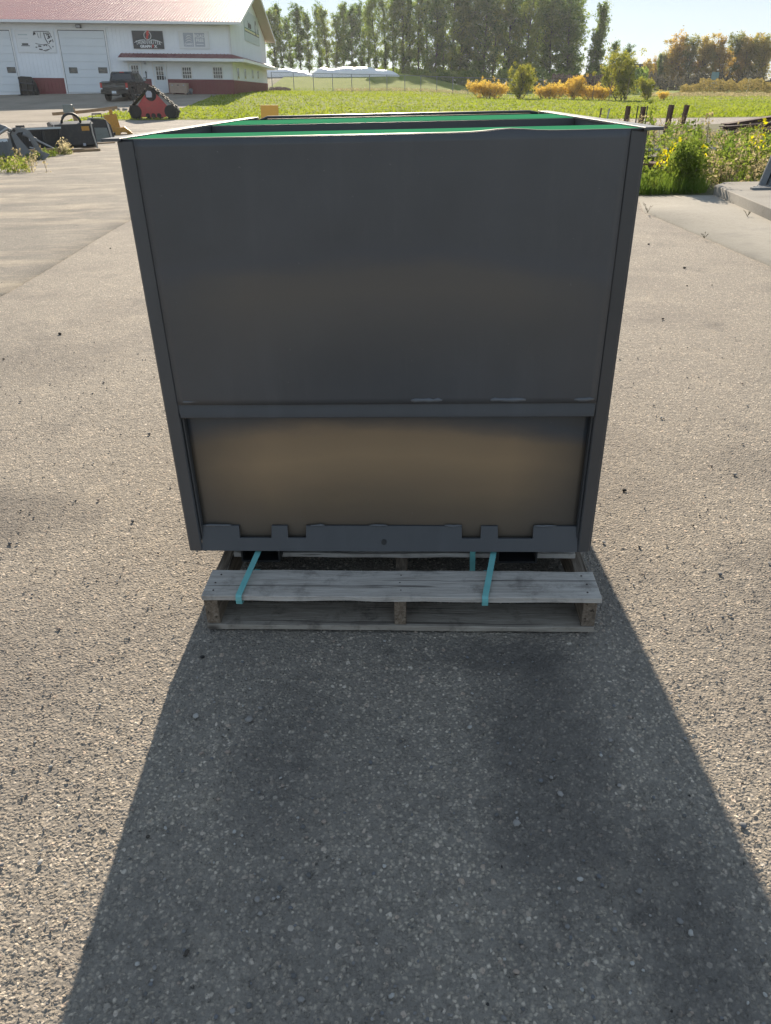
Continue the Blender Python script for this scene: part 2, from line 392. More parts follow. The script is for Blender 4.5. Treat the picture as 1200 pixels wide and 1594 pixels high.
t = NT('green_enamel'); t.P(Base_Color=t.mix(t.noise(3, detail=5), (.035, .20, .095), (.05, .25, .13)), Roughness=.7, Specular_IOR_Level=.0); t.bump(t.noise(9, detail=2), .15, .004); M_green = t.m

W = .64; HB = 1.186; DB = 1.80
B = thing('steel_bin', 'large open-topped dark slate steel bin strapped onto the wooden pallet', 'bin', (-.097, 1.99, .188))
# sides
for s in (-1, 1):
    mb = MB(); x0, x1 = sorted((s * W, s * (W - .006))); mb.box(x0, x1, .008, DB, 0, HB - .004)
    obj('side_panel', mb, M_bin, B)
    mb = MB(); x0, x1 = sorted((s * (W + .002), s * (W - .041)))
    # front corner flange, outer edge folded back a little, with a return down the recessed lower panel
    if s < 0: poly = [(-W - .002, .006), (-W + .004, .001), (-W + .038, .0), (-W + .041, .003), (-W + .041, .010), (-W - .002, .0098)]
    else: poly = [(W - .041, .003), (W - .038, .0005), (W - .006, .004), (W + .002, .014), (W + .002, .018), (W - .041, .012)]
    mb.prism(poly, -.002, HB - .0035, 'z')
    mb.box(*sorted((s * (W - .041), s * (W - .047))), .0125, .046, .0, .452)
    obj('corner_flange', mb, M_bin if s < 0 else M_bin_dark, B, bevel=.0015)
PW = W - .0422
# front panel: gently dished sheet with a top fold that has a low hump towards its right end
nx, nz = 60, 40; V = []
for k in range(nz):
    for i in range(nx):
        x = -PW + 2 * PW * i / (nx - 1); z = .500 + (HB - .500) * k / (nz - 1)
        y = .003 + .0025 * mnoise.noise((x * 2.2, z * 2.2, 3)) + .002 * math.exp(-((x - .33) ** 2 + (z - .57) ** 2) / .003)
        if k == nz - 1: z += .006 * math.exp(-((x - .31) / .06) ** 2)
        V.append((x, y, z))
I = np.arange(nz * nx).reshape(nz, nx)
Q = np.stack([I[:-1, :-1], I[:-1, 1:], I[1:, 1:], I[1:, :-1]], -1).reshape(-1, 4)
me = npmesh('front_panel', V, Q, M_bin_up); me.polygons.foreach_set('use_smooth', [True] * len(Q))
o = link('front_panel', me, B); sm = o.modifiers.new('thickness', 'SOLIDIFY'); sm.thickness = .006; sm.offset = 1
V = []
for k in range(24):
    for i in range(nx):
        x = -PW + 2 * PW * i / (nx - 1); z = .02 + (.462 - .02) * k / 23
        V.append((x, .040 + .003 * mnoise.noise((x * 2.5, z * 3, 9)), z))
I = np.arange(24 * nx).reshape(24, nx)
Q = np.stack([I[:-1, :-1], I[:-1, 1:], I[1:, 1:], I[1:, :-1]], -1).reshape(-1, 4)
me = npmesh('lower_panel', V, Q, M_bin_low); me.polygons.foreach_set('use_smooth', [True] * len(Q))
o = link('lower_panel', me, B); o['label'] = 'recessed lower front panel with a golden flare band painted on'
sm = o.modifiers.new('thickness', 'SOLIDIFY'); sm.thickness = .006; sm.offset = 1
# stiffener across the front (angle with an upturned face)
mb = MB(); mb.prism([(.042, .456), (.006, .456), (-.006, .460), (-.004, .474), (.0005, .490), (.0022, .500), (.010, .506), (.042, .506)], -PW + .002, PW - .002, 'x')
obj('stiffener_bar', mb, M_rail, B, bevel=.002)
# notched bottom rail
segs = [(-.5988, -.475, 1), (-.475, -.372, 0), (-.372, -.319, 1), (-.319, -.261, 0), (-.261, .235, 1), (.235, .294, 0), (.294, .348, 1), (.348, .458, 0), (.458, .5988, 1)]
top = []
for a, b, hi in segs: top += [(a + .0008, .079 if hi else .041), (b - .0008, .079 if hi else .041)]
mb = MB(); mb.prism([(-.5988, 0), (.5988, 0)] + top[::-1], -.002, .006, 'y')
for p in range(len(mb.v)):                       # the rail leans back at its top edge
    x, y, z = mb.v[p]; mb.v[p] = (x, y + z * .34, z)
mb.box(-.595, .593, .008, .046, 0.001, .007)
obj('bottom_rail', mb, M_rail, B, bevel=.0012)
mb = MB(); mb.lathe([(-.0045, .0085), (.003, .0085)], (-.012, 0, .030), 'y', 16)
for p in range(len(mb.v)):
    x, y, z = mb.v[p]; mb.v[p] = (x, y + z * .34, z)
obj('drain_hole', mb, M_black, B)
def bead(x0, x1, z, y, r=.005, vert=False, z1=None):
    pts = []; n = max(4, int(abs((z1 - z) if vert else (x1 - x0)) / .012))
    for i in range(n + 1):
        f = i / n
        if vert: pts.append((x0 + random.uniform(-.001, .001), y, z + (z1 - z) * f))
        else: pts.append((x0 + (x1 - x0) * f, y + random.uniform(-.0006, .0006), z + random.uniform(-.0012, .0012)))
    mb = MB(); mb.tube(pts, [r * random.uniform(.6, 1.1) * (.5 if i in (0, n) else 1) for i in range(n + 1)], 8)
    return obj('weld_bead', mb, M_bead, B, smooth=True)
for a, b in ((.075, .165), (.30, .40), (.535, .592)): bead(a, b, .511, -.0005, .0072)
bead(-.592, -.52, .508, .001, .006); bead(-.51, -.10, .508, .003, .0032)
bead(-.245, -.20, .0815, .0235, .0042); bead(-.06, .0, .0815, .0235, .0042); bead(.18, .235, .0815, .0235, .0042); bead(.46, .53, .0815, .0235, .0042); bead(-.595, -.50, .0815, .0235, .0042)
bead(-PW, 0, 1.0, .003, .0028, True, 1.165); bead(PW, 0, 1.00, .006, .0026, True, 1.12); bead(PW, 0, .60, .006, .0032, True, .72)
bead(-PW, 0, .80, .003, .002, True, .98); bead(-PW + .001, 0, .46, .006, .004, True, .505); bead(PW - .001, 0, .46, .006, .004, True, .505)
mb = MB(); mb.box(-W + .007, W - .007, DB - .006, DB, 0, HB - .0045); obj('back_panel', mb, M_bin, B)
mb = MB(); mb.box(-W + .007, W - .007, .05, DB - .007, .008, .014); obj('floor_plate', mb, M_bin, B)
for s in (-1, 1):                                  # outward flange along both side rims, tips running past the front
    mb = MB(); a, b = sorted((s * (W - .010), s * (W + .034)))
    mb.prism([(a, 0.03), (a, DB), (b, DB - .0), (b, -.004), (b - .0 if s > 0 else b, -.006), (a, -.006)] if s > 0 else [(a, -.012), (a, DB), (b, DB), (b, -.006)], HB - .003, HB + .004, 'z')
    obj('rim_flange', mb, M_bin, B, bevel=.001)
    mb = MB(); mb.box(*sorted((s * (W - .008), s * (W - .10))), DB - .35, DB - .340, HB - .20, HB - .012)
    obj('gusset_plate', mb, M_bin, B)
mb = MB(); pts = []
for i in range(41):
    x = -W + .0105 + (2 * W - .021) * i / 40; pts.append((x, .006, HB - .0025 + .006 * math.exp(-((x - .31) / .06) ** 2)))
mb.tube(pts, .0046, 8); obj('front_lip', mb, M_black, B, smooth=True)
mb = MB(); mb.tube([(-W + .012, DB - .012, HB - .012), (-W + .05, DB - .006, HB + .002), (W - .05, DB - .006, HB + .002), (W - .012, DB - .012, HB - .006)], .006, 8); obj('back_lip', mb, M_bin, B, smooth=True)
for y0, y1, nm in ((.034, .27, 'near'), (.92, 1.42, 'far')):
    cb = obj('cross_plate', MB().box(-W + .0075, W - .0075, y0, y1, HB - .009, HB + .0005), M_green, B, bevel=.002)
    obj('edge_angle', MB().box(-W + .0075, W - .0075, y0 - .006, y0 - .0005, HB - .070, HB - .0015), M_bin, cb)
for x in (-.417, .415):
    mb = MB(); xw = .064
    mb.box(x - xw, x + xw, .02, 1.5, -.056, -.050).box(x - xw, x + xw, .02, 1.5, -.007, -.001)
    mb.box(x - xw, x - xw + .006, .02, 1.5, -.0495, -.0075).box(x + xw - .006, x + xw, .02, 1.5, -.0495, -.0075).box(x - xw + .007, x + xw - .007, .08, .09, -.049, -.008)
    obj('fork_pocket', mb, M_black, B)

# ---- pallet
def woodmat(name, c1, c2, c3, along='x', worn=.6):
    t = NT(name); v = t.scalevec(*((1.2, 14, 14) if along == 'x' else (14, 1.2, 14)))
    a = t.noise(6, v, detail=7, rough=.65, dist=.6); b = t.noise(9, detail=7, rough=.7)
    inst = t.nd('ShaderNodeObjectInfo', 5)
    col = t.ramp(a, [(.28, c1), (.5, c2), (.72, c3)])
    col = t.mix(t.ramp(b, [(.52, 0), (.68, worn)]), col, tuple(x * .33 for x in c1))
    col = t.mix(t.math('MULTIPLY', inst, .25), col, (.11, .10, .09))
    col = t.mix(t.ramp(t.noise(2.2, t.scalevec(*((.5, 30, 30) if along == 'x' else (30, .5, 30))), detail=4, rough=.6), [(.60, 0), (.635, .75)]), col, tuple(x * .25 for x in c1))
    k = t.voro(5.5, 0, t.scalevec(.55, 1.4, 1) if along == 'x' else t.scalevec(1.4, .55, 1))
    col = t.mix(t.ramp(k, [(.045, .8), (.10, 0)]), col, (.05, .04, .035))
    t.P(Base_Color=col, Roughness=.9, Specular_IOR_Level=.25); t.bump(t.noise(18, v, detail=6), .55, .006); return t.m
M_wood = woodmat('weathered_board', (.36, .32, .28), (.55, .505, .45), (.66, .61, .55))
M_wood_y = woodmat('weathered_stringer', (.09, .065, .045), (.21, .16, .115), (.36, .30, .235), 'y', .8)
M_wood_low = woodmat('stained_board', (.26, .22, .18), (.40, .35, .29), (.50, .445, .375), worn=.8)
M_nail = paint('nail_rust', (.06, .045, .04), .7)
Pz = thing('wooden_pallet', 'weathered grey wooden pallet under the steel bin', 'pallet', (-.057, 1.815, .012))
def board(name, x0, x1, y0, y1, z0, z1, mat, wav=.002, seed=0, parent=Pz, along='x'):
    mb = MB(); n = 16; V = []
    for i in range(n + 1):
        f = i / n
        q = [mnoise.noise((f * 7, seed, k * 3.1)) * wav for k in range(4)]
        if along == 'x':
            x = x0 + (x1 - x0) * f
            V += [(x, y0 + q[0], z0 + q[2]), (x, y1 + q[1], z0 + q[2] * .5), (x, y1 + q[1], z1 + q[3] * .5), (x, y0 + q[0] + .001, z1 + q[3] * .6)]
        else:
            y = y0 + (y1 - y0) * f
            V += [(x0 + q[0], y, z0), (x1 + q[1], y, z0), (x1 + q[1], y, z1), (x0 + q[0], y, z1)]
    Fs = [(i * 4 + k, i * 4 + (k + 1) % 4, i * 4 + 4 + (k + 1) % 4, i * 4 + 4 + k) for i in range(n) for k in range(4)]
    Fs += [(3, 2, 1, 0), tuple(n * 4 + k for k in range(4))]
    mb.add(V, Fs); return obj(name, mb, mat, parent, bevel=.0015, seg=1)
def nails(parent, pts, z):
    for (x, y) in pts:
        mb = MB(); mb.lathe([(-.001, .0032), (.0006, .0028)], (x, y, z), 'z', 8); obj('nail', mb, M_nail, parent)
d0 = board('deck_board', -.606, .606, .0, .143, .106, .124, M_wood, .004, 1)
nails(d0, [(-.575, .03), (-.578, .07), (-.57, .115), (.568, .03), (.574, .072), (.566, .118), (.004, .035), (.0, .075), (.003, .115)], .1245)
board('deck_board', -.56, .572, .245, .345, .106, .122, M_wood, .003, 2)
for k in range(5): board('deck_board', -.604, .604, .43 + k * .155, .52 + k * .155, .106, .122, M_wood, .003, 3 + k)
board('bottom_board', -.604, .597, .004, .125, -.008, .0105, M_wood_low, .003, 12)
for k in range(2): board('bottom_board', -.60, .60, .5 + k * .5, .6 + k * .5, -.006, .0105, M_wood_low, .003, 14 + k)
# stringers: the outer two knotty with bark left on, mid one planed and set back
for x0, x1, sd in ((-.604, -.562, 31), (-.016, .020, 32), (.556, .598, 33)):
    board('stringer', x0, x1, .010, 1.18, .0112, .1055, M_wood_y, .007 if sd != 32 else .001, sd, along='y')
# ---- straps
t = NT('strap_plastic'); t.P(Base_Color=t.mix(t.noise(40, detail=2), (.13, .40, .40), (.20, .50, .49)), Roughness=.35, Transmission_Weight=.0); t.bump(t.noise(500), .15, .001); M_strap = t.m
def ribbon(name, pts, w, label, side=Vector((1, 0, 0)), th=.0012):
    mb = MB(); pts = [Vector(p) for p in pts]; V = []; Fs = []
    n = len(pts)
    for i, p in enumerate(pts):
        d = (pts[min(i + 1, n - 1)] - pts[max(i - 1, 0)]).normalized(); a = (side - d * side.dot(d)).normalized(); nn = a.cross(d) * th
        V += [p - a * w / 2 - nn, p + a * w / 2 - nn, p + a * w / 2 + nn, p - a * w / 2 + nn]
    for i in range(n - 1):
        for k in range(4): Fs.append((i * 4 + k, i * 4 + (k + 1) % 4, i * 4 + 4 + (k + 1) % 4, i * 4 + 4 + k))
    Fs += [(3, 2, 1, 0), tuple((n - 1) * 4 + k for k in range(4))]
    mb.add(V, Fs); o = obj(name, mb, M_strap); tag(o, label, 'strap', 'turquoise straps holding the bin down'); return o
zt = .1385
def deckstrap(xa, xb, lbl):
    ribbon('plastic_strap', [(xa + .012, 2.35, .150), (xa + .003, 2.06, .183), (xa, 2.0, .178), (xa + (xb - xa) * .5, 1.906, .159), (xb, 1.815, zt + .0015), (xb, 1.8095, zt - .003), (xb, 1.8075, .125), (xb, 1.809, .112), (xb, 1.822, .1085), (xb + .02, 2.00, .1085)], .0185, lbl)
deckstrap(-.517, -.546, 'flat turquoise plastic strap round the front board at its left end')
deckstrap(.240, .201, 'flat turquoise plastic strap round the front board right of centre')
ribbon('plastic_strap', [(-.52, 2.28, .110), (-.2, 2.33, .050), (.1, 2.345, .045), (.45, 2.33, .06), (.53, 2.30, .090)], .016, 'turquoise strap stretched crossways low under the bin', Vector((0, 0, 1)))
ribbon('plastic_strap', [(.178, 2.045, .190), (.178, 2.05, .140), (.181, 2.06, .060), (.183, 2.06, .03)], .018, 'short turquoise strap hanging straight down under the bin')

# ================================================================== THE WHITE METAL BUILDING
M_white = paint('white_steel', (.85, .88, .92), .5, .04, .8)
M_whitedoor = paint('white_door', (.73, .77, .80), .5, .03, .6)
M_trim = paint('white_trim', (.80, .80, .80), .45, .03)
M_redpanel = paint('dark_red_steel', (.19, .035, .04), .5, .08, .7)
M_redroof = paint('red_roof_steel', (.33, .10, .10), .36, .10, .35, spec=.7)
M_redskirt = paint('red_skirt_roof', (.20, .05, .055), .5, .08)
M_soffit = paint('soffit', (.42, .38, .34), .7, .05)
t = NT('window_glass'); t.P(Base_Color=(.02, .025, .03), Roughness=.06, Specular_IOR_Level=.8); M_glass = t.m
M_dkgrey = paint('dark_grey_sign', (.045, .05, .058), .5, .05)
M_signwhite = paint('sign_white', (.78, .79, .80), .5, .02)
M_signred = paint('sign_red', (.62, .07, .06), .5, .03)
M_signgrey = paint('sign_grey', (.42, .44, .50), .5, .04)
M_signpale = paint('sign_pale', (.50, .56, .58), .5, .06, 1.2)
M_signink = paint('sign_ink', (.035, .04, .05), .5, .05)
M_signgreen = paint('sign_green', (.05, .16, .09), .5, .05)
M_signyellow = paint('sign_yellow', (.62, .58, .30), .5, .05)

def textmesh(name, s, size, mat, parent, loc, ext=.004, rot=(math.pi / 2, 0, 0), sx=1.0, bold=.0, align='CENTER', shear=0):
    cu = bpy.data.curves.new(name, 'FONT'); cu.body = s; cu.size = size; cu.extrude = ext; cu.align_x = align; cu.align_y = 'CENTER'; cu.offset = bold; cu.shear = shear
    cu.resolution_u = 3
    tmp = bpy.data.objects.new('tmp', cu); C.objects.link(tmp)
    dg = bpy.context.evaluated_depsgraph_get(); me = bpy.data.meshes.new_from_object(tmp.evaluated_get(dg))
    bpy.data.objects.remove(tmp); bpy.data.curves.remove(cu)
    me.materials.clear(); me.materials.append(mat); me.name = name
    o = link(name, me, parent, loc, rot); o.scale = (sx, 1, 1); return o

b0 = at(365, 147, 69); b0.z = at(365, 147.5, 69).z
BM = Matrix.Rotation(.058, 4, 'Z') @ Matrix.Rotation(.029, 4, 'Y'); BM.translation = b0
BI = BM.inverted(); BE = BM.to_euler()
def bl(u, v, off=0.0):
    """photo pixel -> (x, z) on the front wall, local"""
    o = BI @ Vector((0, 0, H)); d = (BI.to_3x3() @ Vector(ray(u, v))); t = (off - o.y) / d.y; p = o + d * t; return p.x, p.z
def bs(u, v, off=0.0):
    o = BI @ Vector((0, 0, H)); d = (BI.to_3x3() @ Vector(ray(u, v))); t = (off - o.x) / d.x; p = o + d * t; return p.y, p.z
G = thing('workshop_building', 'long white metal workshop with a red steel roof and dark red base panels', 'building', b0, BE)
LX = -34.0; DEP = 23.0
ze = bl(365, 33)[1]; zg = -.6; zw = bl(300, 124)[1]
pitch = .27; OV = .75
ridge = ze + pitch * DEP / 2
# walls: front with ribs, gable side
mb = MB(); mb.box(LX, -.003, .0, .15, zg, ze); 
obj('front_wall', mb, M_white, G)
mb = MB()
x = LX + .1
while x < -.1: mb.box(x, x + .055, -.022, -.001, zw + .01, ze - .02); x += .30
tag(obj('wall_rib', mb, M_white, G), kind='stuff')
mb = MB(); mb.prism([(0.0, zg), (DEP, zg), (DEP, ze), (DEP / 2, ridge), (0, ze)], -.148, 0, 'x'); obj('gable_wall', mb, M_white, G)
mb = MB(); y = .12
while y < DEP: mb.box(.001, .022, y, y + .055, zw + .01, ze + pitch * min(y, DEP - y) - .05); y += .30
tag(obj('gable_rib', mb, M_white, G), kind='stuff')
obj('back_wall', MB().box(LX, -.15, DEP - .15, DEP, zg, ze), M_white, G)
# wainscot
xd1 = bl(107, 142)[0]
def frontspan(u0, u1): return bl(u0, 135)[0], bl(u1, 135)[0]
for (a, b) in ((LX, frontspan(-200, 0)[0] - 5), frontspan(32, 105), frontspan(224, 237), (bl(258, 135)[0], .03)):
    if b - a > .1:
        mb = MB(); mb.box(a, b, -.03, -.001, zg, zw)
        x = a + .1
        while x < b - .1: mb.box(x, x + .055, -.048, -.0305, zg, zw - .01); x += .30
        mb.box(a, b, -.055, -.0305, zw - .009, zw + .02)
        obj('red_base_panel', mb, M_redpanel, G)
mb = MB(); mb.box(.001, .03, -.03, DEP, zg, zw)
y = .1
while y < DEP: mb.box(.0305, .048, y, y + .055, zg, zw - .01); y += .30
obj('red_base_panel', mb, M_redpanel, G)
obj('corner_trim', MB().box(-.12, -.002, -.05, -.0225, zw + .02, ze - .01).box(.0225, .05, -.05, .12, zw + .02, ze - .02), M_trim, G)
# main roof: two sloping sheets with standing ribs
for side in (0, 1):
    mb = MB()
    def rp(x, s, h):                                   # s: 0 eave .. 1 ridge
        yl = -OV + (DEP / 2 + OV) * s; z = ze + .10 + pitch * yl + h
        return (x, yl if side == 0 else DEP - yl, z)
    for (xa, xb, h0, h1) in [(LX - .5, 1.0, -.06, 0)]:
        mb.add([rp(xa, 0, h0), rp(xb, 0, h0), rp(xb, 1, h0), rp(xa, 1, h0), rp(xa, 0, h1), rp(xb, 0, h1), rp(xb, 1, h1), rp(xa, 1, h1)],
               [(0, 3, 2, 1), (4, 5, 6, 7), (0, 1, 5, 4), (1, 2, 6, 5), (2, 3, 7, 6), (3, 0, 4, 7)])
    obj('roof', mb, M_redroof, G)
    if side == 0:
        mb = MB(); x = LX - .4
        while x < .95:
            mb.add([rp(x - .035, 0, .001), rp(x + .035, 0, .001), rp(x + .02, 0, .034), rp(x - .02, 0, .034), rp(x - .035, 1, .001), rp(x + .035, 1, .001), rp(x + .02, 1, .034), rp(x - .02, 1, .034)],
                   [(0, 1, 2, 3), (7, 6, 5, 4), (0, 4, 5, 1), (1, 5, 6, 2), (2, 6, 7, 3), (3, 7, 4, 0)]); x += .23
        tag(obj('roof_rib', mb, M_redroof, G), kind='stuff')
    # wide rake soffit along the gable
    mb = MB(); mb.add([rp(.06, 0, -.14), rp(1.0, 0, -.14), rp(1.0, 1, -.14), rp(.06, 1, -.14), rp(.06, 0, -.062), rp(1.0, 0, -.062), rp(1.0, 1, -.062), rp(.06, 1, -.062)],
                      [(0, 3, 2, 1), (4, 5, 6, 7), (0, 1, 5, 4), (1, 2, 6, 5), (2, 3, 7, 6), (3, 0, 4, 7)])
    obj('rake_soffit', mb, M_soffit, G)
    mb = MB(); mb.add([rp(1.003, -.01, -.2), rp(1.05, -.01, -.2), rp(1.05, 1, -.2), rp(1.003, 1, -.2), rp(1.003, -.01, .03), rp(1.05, -.01, .03), rp(1.05, 1, .03), rp(1.003, 1, .03)],
                      [(0, 3, 2, 1), (4, 5, 6, 7), (0, 1, 5, 4), (1, 2, 6, 5), (2, 3, 7, 6), (3, 0, 4, 7)])
    obj('rake_trim', mb, M_trim, G)
yE = -OV; zE = ze + .10 + pitch * yE
obj('gutter', MB().box(LX - .5, 1.0, yE - .13, yE - .003, zE - .19, zE - .01), M_trim, G, bevel=.02)
obj('eave_soffit', MB().box(LX - .4, .05, yE, -.056, zE - .17, zE - .14), M_soffit, G)
# skirt roof over the offices, returning along the gable
xs0 = bl(190, 96)[0]; zt0 = bl(300, 84)[1]; zb0 = bl(300, 91, -1.1)[1]; zf0 = bl(300, 95, -1.1)[1]
mb = MB(); mb.prism([(-.056, zt0), (-1.1, zb0 + .02), (-1.1, zb0 - .02), (-.056, zt0 - .08)], xs0, -.002, 'x')
mb.add([(-.002, -.056, zt0), (-.002, -1.1, zb0 + .02), (1.1, -1.1, zb0 + .02), (.056, -.002, zt0), (-.002, -.056, zt0 - .08), (-.002, -1.1, zb0 - .02), (1.1, -1.1, zb0 - .02), (.056, -.002, zt0 - .08)],
       [(0, 1, 2, 3), (7, 6, 5, 4), (1, 5, 6, 2), (0, 4, 5, 1), (3, 2, 6, 7), (0, 3, 7, 4)])
mb.add([(.056, 0, zt0), (1.1, -1.1, zb0 + .02), (1.1, DEP + .9, zb0 + .02), (.056, DEP, zt0), (.056, 0, zt0 - .08), (1.1, -1.1, zb0 - .02), (1.1, DEP + .9, zb0 - .02), (.056, DEP, zt0 - .08)],
       [(0, 1, 2, 3), (7, 6, 5, 4), (1, 5, 6, 2), (0, 4, 5, 1), (3, 2, 6, 7), (0, 3, 7, 4)])
mb2 = MB(); x = xs0 + .1
while x < -.05: mb.add([(x, -.056, zt0 + .002), (x + .05, -.056, zt0 + .002), (x + .05, -1.1, zb0 + .022), (x, -1.1, zb0 + .022), (x, -.056, zt0 + .03), (x + .05, -.056, zt0 + .03), (x + .05, -1.1, zb0 + .05), (x, -1.1, zb0 + .05)], [(0, 3, 2, 1), (4, 5, 6, 7), (0, 1, 5, 4), (1, 2, 6, 5), (2, 3, 7, 6), (3, 0, 4, 7)]); x += .30
obj('skirt_roof', mb, M_redskirt, G)
mb = MB(); mb.box(xs0, 1.16, -1.16, -1.103, zf0 - .02, zb0 + .015).box(1.104, 1.16, -1.10, DEP + .9, zf0 - .02, zb0 + .015).box(xs0, -.001, -1.10, -.05, zf0 + .02, zf0 + .045).box(0.051, 1.10, -1.10, DEP + .9, zf0 + .02, zf0 + .045)
obj('skirt_fascia', mb, M_trim, G)
# garage doors: stacked sections, two small windows in each
def garage(u0, u1, v0, v1, wins):
    vm = (v0 + v1) / 2
    xa = bl(u0, vm)[0]; xb = bl(u1, vm)[0]; zt_ = bl((u0 + u1) / 2, v0)[1]; zb_ = bl((u0 + u1) / 2, v1)[1]
    d = bpy.data.objects.new('garage_door', None); C.objects.link(d); d.parent = G
    n = 8
    for k in range(n):
        za = zb_ + (zt_ - zb_) * k / n; zc = zb_ + (zt_ - zb_) * (k + 1) / n
        obj('door_section', MB().box(xa, xb, -.062, -.03, za + .006, zc - .006), M_whitedoor, d, bevel=.006)
    obj('door_frame', MB().box(xa - .13, xa - .003, -.085, -.024, zg, zt_ + .13).box(xb + .003, xb + .13, -.085, -.024, zg, zt_ + .13).box(xa - .002, xb + .002, -.085, -.024, zt_ + .004, zt_ + .13), M_trim, d)
    obj('door_seal', MB().box(xa - .0025, xa + .03, -.0655, -.0625, zb_, zt_ - .05).box(xb - .03, xb + .0025, -.0655, -.0625, zb_, zt_ - .05).box(xa, xb, -.0655, -.0625, zt_ - .049, zt_ + .003), M_dkgrey, d)
    for (ua, ub, va, vb) in wins:
        x0, z1 = bl(ua, va); x1, z0 = bl(ub, vb)
        obj('door_window', MB().box(x0, x1, -.074, -.0625, z0, z1), M_glass, d)
        obj('window_frame', MB().box(x0 - .05, x1 + .05, -.08, -.0622, z1 + .001, z1 + .05).box(x0 - .05, x1 + .05, -.08, -.0622, z0 - .05, z0 - .001).box(x0 - .05, x0 - .001, -.08, -.0622, z0, z1).box(x1 + .001, x1 + .05, -.08, -.0622, z0, z1), M_dkgrey, d)
garage(98, 169, 47, 144, [(108.5, 120.5, 106, 113), (154, 167, 106, 113)])
garage(-48, 24, 46.5, 143, [(-40, -28, 105.5, 112.5), (12, 24.5, 105.5, 112.5)])
# doors and windows in the office wall
def cross(mb, x0, x1, z0, z1, nx_, nz_, y0, y1, w=.03):
    for i in range(1, nx_): a = x0 + (x1 - x0) * i / nx_; mb.box(a - w / 2, a + w / 2, y0, y1, z0, z1)
    for j in range(1, nz_): a = z0 + (z1 - z0) * j / nz_; mb.box(x0, x1, y0 - .003, y1 - .003, a - w / 2, a + w / 2)
def frame(mb, x0, x1, z0, z1, w, y0, y1):
    mb.box(x0 - w, x1 + w, y0, y1, z1 + .001, z1 + w).box(x0 - w, x1 + w, y0, y1, z0 - w, z0 - .001).box(x0 - w, x0 - .001, y0, y1, z0, z1).box(x1 + .001, x1 + w, y0, y1, z0, z1)
def mandoor(uc, v0, v1, wu):
    x, zt_ = bl(uc, v0); zb_ = bl(uc, v1)[1]; w = .46
    dd = obj('entrance_door', MB().box(x - w, x + w, -.075, -.024, zb_, zt_), M_whitedoor, G, bevel=.008)
    mb = MB(); mb.box(x - w - .1, x - w - .002, -.095, -.024, zb_, zt_ + .1).box(x + w + .002, x + w + .1, -.095, -.024, zb_, zt_ + .1).box(x - w - .001, x + w + .001, -.095, -.024, zt_ + .002, zt_ + .1); obj('door_frame', mb, M_trim, dd)
    wz1 = zt_ - .16; wz0 = wz1 - .92
    obj('door_window', MB().box(x - .28, x + .28, -.083, -.0755, wz0, wz1), M_glass, dd)
    mb = MB(); cross(mb, x - .28, x + .28, wz0, wz1, 3, 3, -.092, -.084); frame(mb, x - .28, x + .28, wz0, wz1, .04, -.094, -.0757); obj('glazing_bars', mb, M_trim, dd)
    obj('door_handle', MB().box(x + .36, x + .41, -.13, -.0757, zb_ + .95, zb_ + 1.15), M_dkgrey, dd)
mandoor(209, 98.5, 143.5, 0); mandoor(247.5, 100, 144.5, 0)
for (u0, u1, v0, v1) in ((283.5, 298.5, 105, 122), (331.5, 346.5, 105, 122)):
    x0, z1 = bl(u0, v0); x1, z0 = bl(u1, v1)
    wo = obj('window', MB().box(x0, x1, -.035, -.0225, z0, z1), M_glass, G)
    mb = MB(); frame(mb, x0, x1, z0, z1, .08, -.06, -.0226); obj('window_frame', mb, M_trim, wo)
    mb = MB(); cross(mb, x0, x1, z0, z1, 4, 3, -.048, -.036, .028); obj('glazing_bars', mb, M_trim, wo)
for u in (369.5, 380.5, 392.2, 400.7):
    y, z1 = bs(u, 106 + (u - 369) * .14); z0 = bs(u, 122.5 + (u - 369) * -.02)[1]
    wo = obj('window', MB().box(.0225, .035, y - .45, y + .45, z0, z1), M_glass, G)
    mb = MB()
    mb.box(.0226, .06, y - .53, y + .53, z1 + .001, z1 + .08).box(.0226, .06, y - .53, y + .53, z0 - .08, z0 - .001).box(.0226, .06, y - .53, y - .451, z0, z1).box(.0226, .06, y + .451, y + .53, z0, z1)
    obj('window_frame', mb, M_trim, wo)
# flood light over the middle garage door, wall lamp, thermometer by the doors
x, z = bl(123, 41); fl = obj('flood_light', MB().box(x - .2, x + .2, -.30, -.05, z - .12, z + .12), M_dkgrey, G, bevel=.03)
obj('lamp_lens', MB().box(x - .15, x + .15, -.315, -.3005, z - .09, z + .09), M_signgrey, fl)
x, z = bl(226, 97); obj('wall_lamp', MB().box(x - .09, x + .09, -.2, -.05, z - .14, z + .1), M_signgrey, G, bevel=.02)
x, z = bl(227.5, 115); obj('thermometer', MB().box(x - .035, x + .035, -.06, -.024, z - .30, z + .20).box(x - .07, x + .07, -.062, -.024, z + .05, z + .11), M_dkgrey, G)
obj('foundation_edge', MB().box(bl(300, 146)[0], -.01, -.09, -.049, bl(330, 147.5)[1] - .1, bl(330, 146)[1] - .03), M_conc2, G)

